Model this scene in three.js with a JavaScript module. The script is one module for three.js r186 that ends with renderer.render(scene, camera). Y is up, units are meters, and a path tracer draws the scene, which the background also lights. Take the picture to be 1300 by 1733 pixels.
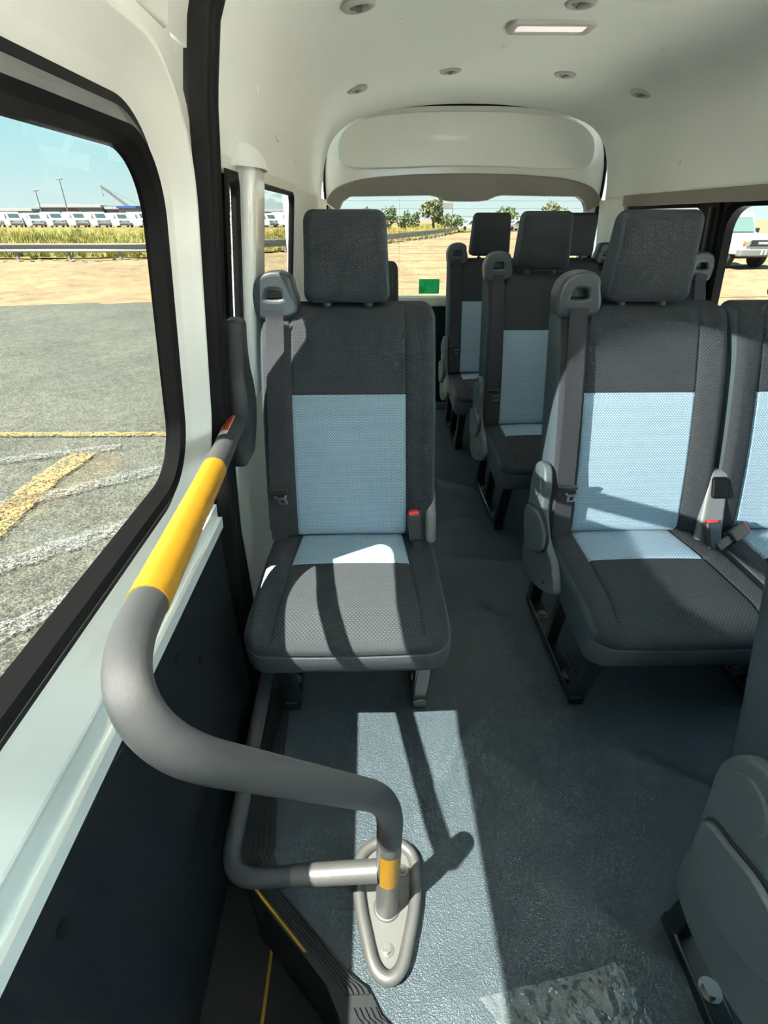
import * as THREE from 'three';
import { mergeGeometries, mergeVertices } from 'three/addons/utils/BufferGeometryUtils.js';
import { RectAreaLightUniformsLib } from 'three/addons/lights/RectAreaLightUniformsLib.js';
import { ImprovedNoise } from 'three/addons/math/ImprovedNoise.js';
import { FontLoader } from 'three/addons/loaders/FontLoader.js';
import { TextGeometry } from 'three/addons/geometries/TextGeometry.js';

// ------------------------------------------------------------------ camera, sky, sun, exposure
// world: x to the right, y up from the minibus floor, depth d runs towards the tailgate (z = -d)
const V = (x, y, d) => new THREE.Vector3(x, y, -d);
const scene = new THREE.Scene();
const renderer = new THREE.WebGLRenderer({ antialias: true });
renderer.toneMapping = THREE.LinearToneMapping;
renderer.toneMappingExposure = 2.2;
renderer.shadowMap.enabled = true;
const camera = new THREE.PerspectiveCamera(2 * Math.atan(866.5 / 867) * 180 / Math.PI, 1300 / 1733, 0.02, 2000);
camera.position.copy(V(0, 1.144, 0));
camera.rotation.order = 'YXZ';
camera.rotation.set(-29.798 * Math.PI / 180, -1.433 * Math.PI / 180, 0);
scene.add(camera);
RectAreaLightUniformsLib.init();

{ // clear hazy sky, the same all round
  const w = 64, h = 256, data = new Float32Array(w * h * 4);
  const stops = [[0, [4.7, 5.5, 5.4]], [0.05, [3.4, 5.2, 5.5]], [0.16, [1.7, 4.2, 5.3]], [0.5, [1.5, 3.6, 5.2]], [1, [1.4, 3.2, 5.0]]];
  for (let j = 0; j < h; j++) {
    const el = Math.max(0, (j + 0.5) / h * 2 - 1);
    let k = 0; while (k < stops.length - 2 && el > stops[k + 1][0]) k++;
    const t = Math.min(1, Math.max(0, (el - stops[k][0]) / (stops[k + 1][0] - stops[k][0])));
    for (let i = 0; i < w; i++) for (let c = 0; c < 4; c++) data[(j * w + i) * 4 + c] = c === 3 ? 1 : stops[k][1][c] * (1 - t) + stops[k + 1][1][c] * t;
  }
  const tex = new THREE.DataTexture(data, w, h, THREE.RGBAFormat, THREE.FloatType);
  tex.mapping = THREE.EquirectangularReflectionMapping; tex.magFilter = THREE.LinearFilter; tex.needsUpdate = true;
  scene.background = tex; scene.environment = tex;
  scene.backgroundIntensity = 0.82; scene.environmentIntensity = 0.82;
}
const sun = new THREE.DirectionalLight(new THREE.Color().setRGB(1, 0.94, 0.84), 110);
sun.position.copy(V(-0.45 * 20, 20, -0.28 * 20));
sun.target.position.set(0, 0, -1.5);
sun.castShadow = true; sun.shadow.mapSize.set(4096, 4096);
Object.assign(sun.shadow.camera, { left: -30, right: 30, top: 30, bottom: -30, near: 0.1, far: 120 });
scene.add(sun, sun.target);

// ------------------------------------------------------------------ helpers
let seed = 7;
const rnd = () => ((seed = (seed * 1664525 + 1013904223) >>> 0) / 4294967296);
const rr = (a, b) => a + (b - a) * rnd();
const noise = new ImprovedNoise();
const nz = (x, y, z = 0) => noise.noise(x, y, z);
const clamp = (x, a, b) => Math.min(b, Math.max(a, x));
const lerp = (a, b, t) => a + (b - a) * t;
const smooth = (a, b, x) => { const t = clamp((x - a) / (b - a), 0, 1); return t * t * (3 - 2 * t); };
function interp(table, x) {
  if (x <= table[0][0]) return table[0][1];
  for (let i = 1; i < table.length; i++) if (x <= table[i][0]) return lerp(table[i - 1][1], table[i][1], (x - table[i - 1][0]) / (table[i][0] - table[i - 1][0]));
  return table[table.length - 1][1];
}
const names = {};
const numbered = (n) => { const k = (names[n] = (names[n] ?? -1) + 1); return k ? n + '_' + String(k).padStart(3, '0') : n; };
function shade(m) { m.castShadow = true; m.receiveShadow = true; return m; }
function thing(name, label, category, pos = [0, 0, 0], group, turn = 0) {
  const g = new THREE.Group(); g.name = numbered(name); g.position.copy(V(...pos)); g.rotation.y = turn;
  g.userData = { label, category }; if (group) g.userData.group = group;
  scene.add(g); return g;
}
function part(name, geo, mat, parent, label) {
  const m = shade(new THREE.Mesh(geo, mat)); m.name = name; if (label) m.userData.label = label; parent.add(m); return m;
}
function single(name, geo, mat, label, category, group) {
  const m = shade(new THREE.Mesh(geo, mat)); m.name = numbered(name); m.userData = { label, category }; if (group) m.userData.group = group;
  scene.add(m); return m;
}
function struct(name, geo, mat, label, category) {
  const m = shade(new THREE.Mesh(geo, mat)); m.name = name; m.userData = { kind: 'structure', label, category }; scene.add(m); return m;
}
function structGroup(name, label, category) {
  const m = new THREE.Group(); m.name = name; m.userData = { kind: 'structure', label, category }; scene.add(m); return m;
}
const merge = (list) => mergeGeometries(list.map((g) => { const q = g.index ? g.toNonIndexed() : g; for (const k of Object.keys(q.attributes)) if (!['position', 'normal', 'uv'].includes(k)) q.deleteAttribute(k); return q; }));

// grid surface from a function of (i/n, j/m); uv in metres given by the function
function sheet(nu, nv, fn, flip = false) {
  const pos = [], uv = [], idx = [];
  for (let j = 0; j <= nv; j++) for (let i = 0; i <= nu; i++) {
    const [x, y, d, u, v] = fn(i / nu, j / nv); pos.push(x, y, -d); uv.push(u ?? x, v ?? d);
  }
  for (let j = 0; j < nv; j++) for (let i = 0; i < nu; i++) {
    const a = j * (nu + 1) + i, b = a + 1, c = a + nu + 1, e = c + 1;
    if (flip) idx.push(a, c, b, b, c, e); else idx.push(a, b, c, b, e, c);
  }
  const g = new THREE.BufferGeometry();
  g.setAttribute('position', new THREE.Float32BufferAttribute(pos, 3));
  g.setAttribute('uv', new THREE.Float32BufferAttribute(uv, 2));
  g.setIndex(idx); g.computeVertexNormals(); return g;
}
// slab with thickness: the front sheet fn and a back one pushed by off()
function slab(nu, nv, fn, off) {
  const back = (s, t) => { const p = fn(s, t), o = off; return [p[0] + o[0], p[1] + o[1], p[2] + o[2], p[3], p[4]]; };
  const edge = (f) => sheet(1, 60, (s, t) => { const p = f(t), o = s; return [p[0] + off[0] * o, p[1] + off[1] * o, p[2] + off[2] * o, s * 0.05, t]; });
  return merge([sheet(nu, nv, fn), sheet(nu, nv, back, true), edge((t) => fn(0, t)), edge((t) => fn(1, t)), edge((t) => fn(t, 0)), edge((t) => fn(t, 1))]);
}
// rounded box with grid lines; def maps local (a, b, c) to world-like [x, y, d]
function axisSamples(lo, hi, r, n, extra = []) {
  const s = []; const k = 5;
  for (let i = 0; i <= k; i++) { const q = r * (1 - Math.cos(i / k * Math.PI / 2)); s.push(lo + q, hi - q); }
  for (let i = 1; i < n; i++) s.push(lerp(lo + r, hi - r, i / n));
  for (const e of extra) s.push(e);
  s.sort((a, b) => a - b);
  return s.filter((v, i) => i === 0 || v - s[i - 1] > 1e-5);
}
function pad({ w, h, t, r, na = 10, nb = 14, nc = 2, la = [], lb = [], lc = [], def = (a, b, c) => [a, b, c], zone = () => 'main' }) {
  const A = axisSamples(-w / 2, w / 2, r, na, la), B = axisSamples(0, h, r, nb, lb), C = axisSamples(0, t, r, nc, lc);
  const round = (a, b, c) => {
    const qa = clamp(a, -w / 2 + r, w / 2 - r), qb = clamp(b, r, h - r), qc = clamp(c, r, t - r);
    const da = a - qa, db = b - qb, dc = c - qc, l = Math.hypot(da, db, dc);
    if (l < 1e-9) return [a, b, c];
    // a box point to the rounded surface
    const m = Math.max(Math.abs(da), Math.abs(db), Math.abs(dc)), k = m / l;
    return [qa + da * k, qb + db * k, qc + dc * k];
  };
  const P = new Map(), key = (i, j, k) => (i * 400 + j) * 400 + k;
  const at = (i, j, k) => {
    const q = key(i, j, k); let p = P.get(q);
    if (!p) { const [x, y, d] = def(...round(A[i], B[j], C[k])); p = { v: new THREE.Vector3(x, y, -d), n: new THREE.Vector3() }; P.set(q, p); }
    return p;
  };
  const quads = [];
  const face = (n1, n2, get, uvf, name, flip) => {
    for (let i = 0; i < n1 - 1; i++) for (let j = 0; j < n2 - 1; j++) {
      const ids = [[i, j], [i + 1, j], [i + 1, j + 1], [i, j + 1]]; if (flip) ids.reverse();
      const ps = ids.map(([p, q]) => at(...get(p, q)));
      const cen = [0, 0, 0]; for (const [p, q] of ids) { const g = get(p, q); cen[0] += A[g[0]] / 4; cen[1] += B[g[1]] / 4; cen[2] += C[g[2]] / 4; }
      quads.push({ ps, uv: ids.map(([p, q]) => uvf(...get(p, q))), zone: zone(cen[0], cen[1], cen[2], name) });
      const e1 = ps[2].v.clone().sub(ps[0].v), e2 = ps[3].v.clone().sub(ps[1].v), n = e1.cross(e2);
      for (const p of ps) p.n.add(n);
    }
  };
  const nA = A.length, nB = B.length, nC = C.length;
  face(nA, nB, (i, j) => [i, j, 0], (i, j) => [A[i], B[j]], 'front', false);
  face(nA, nB, (i, j) => [i, j, nC - 1], (i, j) => [-A[i], B[j]], 'rear', true);
  face(nC, nB, (i, j) => [0, j, i], (i, j, k) => [-C[k] - w / 2, B[j]], 'left', true);
  face(nC, nB, (i, j) => [nA - 1, j, i], (i, j, k) => [C[k] + w / 2, B[j]], 'right', false);
  face(nA, nC, (i, j) => [i, nB - 1, j], (i, j, k) => [A[i], C[k] + h], 'top', false);
  face(nA, nC, (i, j) => [i, 0, j], (i, j, k) => [A[i], -C[k]], 'bottom', true);
  const out = {};
  for (const q of quads) (out[q.zone] ??= []).push(q);
  const res = {};
  for (const [z, list] of Object.entries(out)) {
    const pos = [], nor = [], uv = [];
    for (const q of list) for (const k of [0, 1, 2, 0, 2, 3]) {
      const p = q.ps[k], n = p.n.clone().normalize(); pos.push(p.v.x, p.v.y, p.v.z); nor.push(n.x, n.y, n.z); uv.push(...q.uv[k]);
    }
    const g = new THREE.BufferGeometry();
    g.setAttribute('position', new THREE.Float32BufferAttribute(pos, 3));
    g.setAttribute('normal', new THREE.Float32BufferAttribute(nor, 3));
    g.setAttribute('uv', new THREE.Float32BufferAttribute(uv, 2));
    res[z] = mergeVertices(g, 1e-5);
  }
  return res;
}
// rounded block from x0..x1, y0..y1, d0..d1
function block(x0, x1, y0, y1, d0, d1, r = 0.006, def) {
  const cx = (x0 + x1) / 2, rad = Math.min(r, (x1 - x0) / 2.01, (y1 - y0) / 2.01, (d1 - d0) / 2.01);
  return pad({ w: x1 - x0, h: y1 - y0, t: d1 - d0, r: rad, na: 1, nb: 1, nc: 1, def: (a, b, c) => (def ? def(a + cx, b + y0, c + d0) : [a + cx, b + y0, c + d0]) }).main;
}
// bar between two points with rectangular section
function bar(p, q, w, h, r = 0.004) {
  const a = V(...p), b = V(...q), len = a.distanceTo(b);
  const g = pad({ w, h: len, t: h, r: Math.min(r, w / 2.1, h / 2.1), na: 1, nb: 1, nc: 1, def: (x, y, c) => [x, y, c - h / 2] }).main;
  const m = new THREE.Matrix4(), dir = b.clone().sub(a).normalize(), xa = Math.abs(dir.x) > 0.9 ? new THREE.Vector3(0, 0, 1) : new THREE.Vector3(1, 0, 0);
  const z = xa.clone().cross(dir).normalize(), x = dir.clone().cross(z);
  m.makeBasis(x, dir, z).setPosition(a); g.applyMatrix4(m); return g;
}
// polyline with filleted corners, points [x,y,d,(radius)]
function fillet(pts, seg = 10) {
  const out = [], P = pts.map((p) => V(p[0], p[1], p[2]));
  out.push(P[0].clone());
  for (let i = 1; i < P.length - 1; i++) {
    const u = P[i - 1].clone().sub(P[i]), v = P[i + 1].clone().sub(P[i]), lu = u.length(), lv = v.length(); u.normalize(); v.normalize();
    const t = Math.min(pts[i][3] ?? 0.05, lu * 0.49, lv * 0.49), a = P[i].clone().addScaledVector(u, t), b = P[i].clone().addScaledVector(v, t);
    for (let k = 0; k <= seg; k++) { const s = k / seg; out.push(a.clone().multiplyScalar((1 - s) ** 2).addScaledVector(P[i], 2 * s * (1 - s)).addScaledVector(b, s * s)); }
  }
  out.push(P[P.length - 1].clone());
  // even resampling
  const cum = [0]; for (let i = 1; i < out.length; i++) cum.push(cum[i - 1] + out[i].distanceTo(out[i - 1]));
  const L = cum[cum.length - 1];
  const f = (s) => { const x = clamp(s, 0, 1) * L; let i = 1; while (i < cum.length - 1 && cum[i] < x) i++; const k = (x - cum[i - 1]) / Math.max(1e-9, cum[i] - cum[i - 1]); return out[i - 1].clone().lerp(out[i], k); };
  f.total = L; return f;
}
function tube(f, r, s0 = 0, s1 = 1, n = 80, radial = 20, closed = false, caps = true) {
  const pts = []; for (let i = 0; i <= (closed ? n - 1 : n); i++) pts.push(f(lerp(s0, s1, i / n)));
  const c = new THREE.CatmullRomCurve3(pts, closed);
  const list = [new THREE.TubeGeometry(c, n, r, radial, closed)];
  if (caps && !closed) for (const [t, sgn] of [[0, -1], [1, 1]]) {
    const p = c.getPointAt(t), d = c.getTangentAt(t).multiplyScalar(sgn), g = new THREE.CircleGeometry(r, radial);
    g.applyQuaternion(new THREE.Quaternion().setFromUnitVectors(new THREE.Vector3(0, 0, 1), d)); g.translate(p.x, p.y, p.z); list.push(g);
  }
  return merge(list);
}
const line = (...pts) => fillet(pts);
function cyl(r0, r1, h, p, axis = 'y', n = 24) {
  const g = new THREE.CylinderGeometry(r1, r0, h, n); if (axis === 'z') g.rotateX(Math.PI / 2); if (axis === 'x') g.rotateZ(Math.PI / 2);
  const v = V(...p); g.translate(v.x, v.y, v.z); return g;
}
function extrude(pts, depth, bevel = 0.004, holes = [], curve = 12) {   // pts [x, y] in the plane facing the camera
  const s = new THREE.Shape(pts.map((p) => new THREE.Vector2(...p)));
  for (const h of holes) s.holes.push(new THREE.Path(h.map((p) => new THREE.Vector2(...p))));
  return new THREE.ExtrudeGeometry(s, { depth, bevelEnabled: bevel > 0, bevelThickness: bevel, bevelSize: bevel, bevelSegments: 3, curveSegments: curve });
}
// the same with the outline in the [d, y] plane, thickness along x from x0 to x0 + w
function extrudeSide(pts, x0, w, bevel = 0.004, holes = []) {
  const g = extrude(pts, w, bevel, holes); // local x = d, y = y, z = thickness
  g.applyMatrix4(new THREE.Matrix4().set(0, 0, 1, x0, 0, 1, 0, 0, -1, 0, 0, 0, 0, 0, 0, 1)); return g;
}
function smoothLoop(pts, n = 8, closed = true) {
  const c = new THREE.CatmullRomCurve3(pts.map((p) => new THREE.Vector3(p[0], p[1], 0)), closed, 'centripetal');
  const q = c.getPoints(pts.length * n); if (closed) q.pop(); return q.map((p) => [p.x, p.y]);
}
function roundRect(x0, x1, y0, y1, r, n = 10) {
  const out = [];
  for (const [cx, cy, a0] of [[x1 - r, y1 - r, 0], [x0 + r, y1 - r, 90], [x0 + r, y0 + r, 180], [x1 - r, y0 + r, 270]])
    for (let k = 0; k <= n; k++) { const a = (a0 + 90 * k / n) * Math.PI / 180; out.push([cx + r * Math.cos(a), cy + r * Math.sin(a)]); }
  return out;
}

// ------------------------------------------------------------------ textures (all computed)
function dataTex(n, fn, srgb, tile) {
  const d = new Uint8Array(n * n * 4);
  for (let j = 0; j < n; j++) for (let i = 0; i < n; i++) { const c = fn(i / n, j / n, i, j); for (let k = 0; k < 3; k++) d[(j * n + i) * 4 + k] = clamp(Math.round((Array.isArray(c) ? c[k] : c) * 255), 0, 255); d[(j * n + i) * 4 + 3] = 255; }
  const t = new THREE.DataTexture(d, n, n); t.wrapS = t.wrapT = THREE.RepeatWrapping; t.magFilter = THREE.LinearFilter; t.minFilter = THREE.LinearMipmapLinearFilter; t.generateMipmaps = true;
  if (srgb) t.colorSpace = THREE.SRGBColorSpace; if (tile) t.repeat.set(1 / tile, 1 / tile); t.needsUpdate = true; return t;
}
// tileable value noise
function tileNoise(period, sd) {
  const tab = new Float32Array(period * period); let s = sd >>> 0; for (let i = 0; i < tab.length; i++) { s = (s * 1664525 + 1013904223) >>> 0; tab[i] = s / 4294967296; }
  return (u, v) => {
    const x = u * period, y = v * period, i = Math.floor(x), j = Math.floor(y), f = x - i, g = y - j, a = f * f * (3 - 2 * f), b = g * g * (3 - 2 * g);
    const q = (p, r) => tab[((r % period) + period) % period * period + ((p % period) + period) % period];
    return lerp(lerp(q(i, j), q(i + 1, j), a), lerp(q(i, j + 1), q(i + 1, j + 1), a), b);
  };
}
const WT = 0.12, CW = 16, CH = 28;                                    // weave tile 12 cm: 16 cells across, 28 rows
const weaveH = (u, v) => { const y = v * CH, row = Math.floor(y), x = u * CW + 0.5 * (row % 2), e = (((x - Math.floor(x)) - 0.5) / 0.5) ** 2 + ((y - row - 0.5) / 0.62) ** 2; return Math.max(0, 1 - e); };
const wn = tileNoise(256, 5), wn2 = tileNoise(12, 9);
const weaveBump = dataTex(512, (u, v) => 0.15 + 0.75 * weaveH(u, v) + 0.1 * wn(u, v), false, WT);
const weaveCol = dataTex(512, (u, v) => 0.52 + 0.40 * Math.sqrt(weaveH(u, v)) + 0.06 * wn(u, v) + 0.02 * wn2(u, v), true, WT);
const gn1 = tileNoise(64, 11), gn2 = tileNoise(128, 12), gn3 = tileNoise(20, 13), gn4 = tileNoise(5, 14), gn5 = tileNoise(256, 15);
const grainBump = dataTex(512, (u, v) => { const a = gn1(u, v), b = gn2(u, v); return clamp(0.5 + 1.4 * (Math.abs(a - 0.5) - 0.2) + 0.5 * (b - 0.5), 0, 1); }, false, 0.16);
const floorCol = dataTex(512, (u, v) => 0.86 + 0.08 * gn2(u, v) + 0.06 * gn4(u, v), true, 0.5);
const fineBump = dataTex(256, (u, v) => gn2(u, v) * 0.6 + gn5(u, v) * 0.4, false, 0.06);
const carpetBump = dataTex(256, (u, v) => gn5(u, v) * 0.7 + gn2(u, v) * 0.3, false, 0.12);
const ribBump = dataTex(128, (u, v) => 0.5 + 0.5 * Math.sin(u * Math.PI * 2 * 8), false, 0.05);
const beltBump = dataTex(128, (u, v) => 0.5 + 0.35 * Math.sin(u * Math.PI * 2 * 8) + 0.15 * Math.sin(v * Math.PI * 2 * 12), false, 0.02);
const asphaltN = [tileNoise(512, 21), tileNoise(256, 22), tileNoise(40, 23), tileNoise(6, 24)];
const asphaltCol = dataTex(1024, (u, v) => {
  const a = asphaltN[0](u, v), b = asphaltN[1](u, v), c = asphaltN[2](u, v), e = asphaltN[3](u, v);
  const k = 0.53 + 0.46 * (a - 0.5) + 0.24 * (b - 0.5) + 0.10 * (c - 0.5) + 0.08 * (e - 0.5); return [k * 1.02, k * 0.985, k * 0.88];
}, true, 3.2);
const asphaltBump = dataTex(512, (u, v) => asphaltN[0](u, v) * 0.6 + asphaltN[1](u, v) * 0.4, false, 3.2);
const sandCol = dataTex(512, (u, v) => { const k = 0.80 + 0.16 * (gn3(u, v) - 0.5) + 0.13 * (gn1(u, v) - 0.5) + 0.1 * (gn4(u, v) - 0.5) + 0.12 * (gn5(u, v) - 0.5); return [k, k * 0.865, k * 0.66]; }, true, 9);
const grassCol = dataTex(512, (u, v) => { const k = 0.62 + 0.3 * (gn3(u, v) - 0.5) + 0.4 * (gn1(u, v) - 0.5) + 0.4 * (gn5(u, v) - 0.5), g = gn4(u, v); return [k * lerp(0.93, 1.14, g), k * 0.93, k * 0.46]; }, true, 7);

// ------------------------------------------------------------------ materials
const C = (r, g, b) => new THREE.Color().setRGB(r, g, b);
const std = (c, rough, o = {}) => new THREE.MeshStandardMaterial({ color: c, roughness: rough, side: THREE.DoubleSide, ...o });
const phys = (c, rough, o = {}) => new THREE.MeshPhysicalMaterial({ color: c, roughness: rough, side: THREE.DoubleSide, ...o });
const M = {
  paint: phys(C(0.86, 0.86, 0.80), 0.35, { clearcoat: 0.8, clearcoatRoughness: 0.08 }),
  liner: std(C(0.89, 0.91, 0.86), 0.85, { bumpMap: fineBump, bumpScale: 0.0002 }),
  trim: std(C(0.78, 0.78, 0.70), 0.5),
  garnish: std(C(0.24, 0.22, 0.19), 0.6),
  rubber: phys(C(0.006, 0.006, 0.0065), 0.55, { specularIntensity: 0.25 }),
  ribRubber: phys(C(0.11, 0.112, 0.112), 0.55, { bumpMap: ribBump, bumpScale: 0.0012, specularIntensity: 0.4 }),
  carpet: phys(C(0.014, 0.016, 0.019), 0.95, { bumpMap: carpetBump, bumpScale: 0.0008, specularIntensity: 0.1 }),
  vinyl: phys(C(0.045, 0.064, 0.078), 0.42, { map: floorCol, bumpMap: grainBump, bumpScale: 0.0011, specularIntensity: 0.8 }),
  scuff: phys(C(0.018, 0.020, 0.022), 0.5, { specularIntensity: 0.35 }),
  yellow: std(C(0.27, 0.135, 0.002), 0.45),
  darkWeave: phys(C(0.060, 0.067, 0.076), 0.9, { map: weaveCol, bumpMap: weaveBump, bumpScale: 0.0009, specularIntensity: 0.3 }),
  lightWeave: phys(C(0.45, 0.61, 0.75), 0.9, { map: weaveCol, bumpMap: weaveBump, bumpScale: 0.0009, specularIntensity: 0.3 }),
  plainCloth: phys(C(0.060, 0.070, 0.078), 0.85, { bumpMap: fineBump, bumpScale: 0.0004, specularIntensity: 0.3 }),
  seatSide: phys(C(0.050, 0.068, 0.082), 0.75, { bumpMap: fineBump, bumpScale: 0.0003, specularIntensity: 0.3 }),
  plastic: phys(C(0.15, 0.165, 0.17), 0.42, { bumpMap: fineBump, bumpScale: 0.00015 }),
  guide: phys(C(0.032, 0.042, 0.050), 0.4),
  shield: phys(C(0.085, 0.105, 0.115), 0.45, { bumpMap: fineBump, bumpScale: 0.00015 }),
  darkPlastic: phys(C(0.018, 0.021, 0.024), 0.45),
  blackSteel: phys(C(0.006, 0.007, 0.009), 0.3, { clearcoat: 0.5, clearcoatRoughness: 0.2 }),
  belt: phys(C(0.035, 0.036, 0.042), 0.7, { bumpMap: beltBump, bumpScale: 0.0004, specularIntensity: 0.3 }),
  chrome: std(C(0.75, 0.75, 0.73), 0.25, { metalness: 1 }),
  shade: std(C(0.7, 0.7, 0.7), 0.6),
  bezel: std(C(0.42, 0.42, 0.39), 0.5),
  bolt: std(C(0.30, 0.30, 0.29), 0.35, { metalness: 1 }),
  red: std(C(0.75, 0.02, 0.03), 0.4),
  railGrey: phys(C(0.050, 0.051, 0.053), 0.48, { metalness: 0.2, bumpMap: fineBump, bumpScale: 0.0002 }),
  railSilver: phys(C(0.12, 0.12, 0.118), 0.4, { metalness: 0.5 }),
  railDark: std(C(0.035, 0.04, 0.045), 0.4),
  plate: std(C(0.125, 0.127, 0.12), 0.5, { metalness: 0.4 }),
  glass: phys(C(1, 1, 1), 0.0, { transmission: 1, thickness: 0, ior: 1.5 }),
  tinted: phys(C(0.088, 0.093, 0.090), 0.0, { transmission: 1, thickness: 0, ior: 1.16 }),      // dark tint, dims the view outside to balance it with the cabin
  lightTint: phys(C(0.098, 0.103, 0.100), 0.0, { transmission: 1, thickness: 0, ior: 1.16 }),
  clearFilm: phys(C(0.93, 0.96, 0.96), 0.03, { transmission: 0.965, thickness: 0, ior: 1.5 }),
  white: phys(C(0.58, 0.58, 0.57), 0.4, { clearcoat: 0.6, clearcoatRoughness: 0.15 }),
  suvWhite: phys(C(0.40, 0.40, 0.39), 0.4, { clearcoat: 0.6, clearcoatRoughness: 0.15 }),
  carGlass: phys(C(0.05, 0.075, 0.075), 0.08),
  tyre: std(C(0.02, 0.02, 0.02), 0.8),
  steel: std(C(0.17, 0.175, 0.175), 0.5, { metalness: 0.2 }),
  galvanised: std(C(0.20, 0.205, 0.20), 0.6),
  stone: std(C(0.13, 0.12, 0.11), 0.9),
  asphalt: std(C(0.222, 0.240, 0.232), 0.9, { map: asphaltCol, bumpMap: asphaltBump, bumpScale: 0.004 }),
  sand: std(C(0.28, 0.265, 0.245), 0.95, { map: sandCol }),
  grass: std(C(0.35, 0.355, 0.30), 0.95, { map: grassCol }),
};

// ------------------------------------------------------------------ the minibus shell
const CX = 0.55;
const HALF = [[-0.6, 0.955], [0.45, 0.955], [0.67, 0.94], [0.95, 0.915], [1.25, 0.88], [1.32, 0.873], [1.42, 0.853], [1.52, 0.807], [1.592, 0.722], [1.636, 0.60], [1.667, 0.42]];
const taper = (d) => lerp(1, 0.935, smooth(1.4, 3.5, d));
const tap = (side, d) => (side < 0 ? lerp(1, 0.965, smooth(1.4, 3.5, d)) : taper(d));
const inset = (side, o) => (side < 0 ? o - 0.03 * smooth(0.3, 0.8, o) : o);
const XS = (side, y, d, off = 0) => CX + side * (inset(side, interp(HALF, y)) * tap(side, d) - off);   // off > 0 moves into the cabin
const wallPatch = (side, d0, d1, y0, y1, off = 0, th = side < 0 ? 0.012 : 0.03) => slab(24, 14, (s, t) => { const d = lerp(d0, d1, s), y = lerp(y0, y1, t); return [XS(side, y, d, off), y, d, d, y]; }, [side * th, 0, 0]);

// floor with the wrinkled vinyl sheet
const EDGE = [[-2, -0.055], [0.31, -0.055], [0.36, -0.085], [0.52, -0.255], [0.58, -0.285], [0.70, -0.30], [1.08, -0.305], [1.12, -0.40], [3.6, -0.40]];
const ridges = [[0.16, 0.75, 0.30, 0.95, 0.03, 0.004], [0.10, 0.62, 0.22, 0.86, 0.03, 0.003], [0.30, 0.55, 0.62, 0.28, 0.05, 0.005], [0.24, 0.85, 0.42, 0.62, 0.05, 0.004], [0.58, 0.80, 0.86, 0.62, 0.04, 0.006], [0.22, 1.35, 0.50, 1.25, 0.04, 0.004], [0.26, 1.62, 0.5, 1.60, 0.035, 0.005], [0.26, 1.85, 0.5, 1.95, 0.05, 0.005], [0.05, 0.28, 0.20, 0.40, 0.03, 0.003], [0.34, 0.42, 0.40, 0.80, 0.05, 0.003], [0.3, 2.3, 0.52, 2.2, 0.05, 0.006], [0.45, 1.05, 0.30, 1.5, 0.05, 0.004]];
function floorY(x, d) {
  let h = 0.0022 * nz(x * 5, d * 4, 2.2) + 0.0012 * nz(x * 14, d * 11, 5.1);
  for (const [x0, d0, x1, d1, w, a] of ridges) {
    const vx = x1 - x0, vd = d1 - d0, t = clamp(((x - x0) * vx + (d - d0) * vd) / (vx * vx + vd * vd), 0, 1), q = Math.hypot(x - x0 - vx * t, d - d0 - vd * t) + 0.012 * nz(x * 9, d * 9, 1);
    h += 2.6 * a * Math.exp(-((q / w) ** 2) * 2) * Math.sin(Math.PI * clamp(t * 0.8 + 0.1, 0, 1));
  }
  return h;
}
struct('floor', merge([
  sheet(220, 420, (s, t) => { const d = lerp(-1.9, 3.47, t), x = lerp(interp(EDGE, d), 1.52, s); return [x, floorY(x, d) * smooth(0, 0.03, s), d, x, d]; }),
  sheet(1, 1, (s, t) => [lerp(-0.42, 1.52, s), -0.27, lerp(-1.9, 3.47, t)]),
]), M.vinyl, 'dark blue grey wrinkled vinyl floor of the minibus aisle', 'floor');
struct('trim_1', merge([block(-0.42, 0, -0.27, -0.24, -1.9, 1.2, 0.004)]), M.scuff, 'black sunken entry step beside the sliding door', 'step');

{ // ribbed scuff plate along the step edge
  const g = structGroup('trim_2', 'black ribbed scuff plate curving along the step edge', 'scuff plate');
  const path = (d, o) => { const e = 0.004; const x = interp(EDGE, d), k = (interp(EDGE, d + e) - interp(EDGE, d - e)) / (2 * e), l = Math.hypot(1, k); return [x + o / l, d - 0 + o * (-k) / l * -0 - o * k / l * 0.0]; };
  const strip = (o0, o1, d0, d1, y, name, m, lbl) => part(name, slab(4, 90, (s, t) => { const d = lerp(d0, d1, t), [x, dd] = path(d, lerp(o0, o1, s)); return [x, y, dd]; }, [0, -0.006, 0]), m, g, lbl);
  strip(-0.006, 0.075, -0.2, 1.0, 0.009, 'plate', M.scuff);
  for (let k = 0; k < 5; k++) { strip(0.022 + k * 0.0105, 0.028 + k * 0.0105, 0.345, 0.98, 0.0135, 'rib', M.scuff); strip(0.022 + k * 0.0105, 0.028 + k * 0.0105, 0.24, 0.328, 0.0135, 'rib', M.scuff); }
  strip(0.000, 0.009, 0.405, 0.512, 0.0125, 'yellow_strip', M.yellow, 'yellow marking strip');
  strip(0.000, 0.008, 0.62, 0.80, 0.0125, 'yellow_strip', M.yellow, 'yellow marking strip');
  strip(0.000, 0.008, 0.84, 1.00, 0.0125, 'yellow_strip', M.yellow, 'yellow marking strip');
}
part('riser', sheet(1, 300, (s, t) => { const d = lerp(-1.9, 3.47, t), x = interp(EDGE, d); return [x, -0.25 * s, d, s * 0.25, d]; }), M.scuff, scene.getObjectByName('trim_1'));
part('yellow_edge', block(-0.235, -0.229, -0.242, -0.236, 0.20, 0.52, 0.001), M.yellow, scene.getObjectByName('trim_1'), 'thin yellow edge line');

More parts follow.
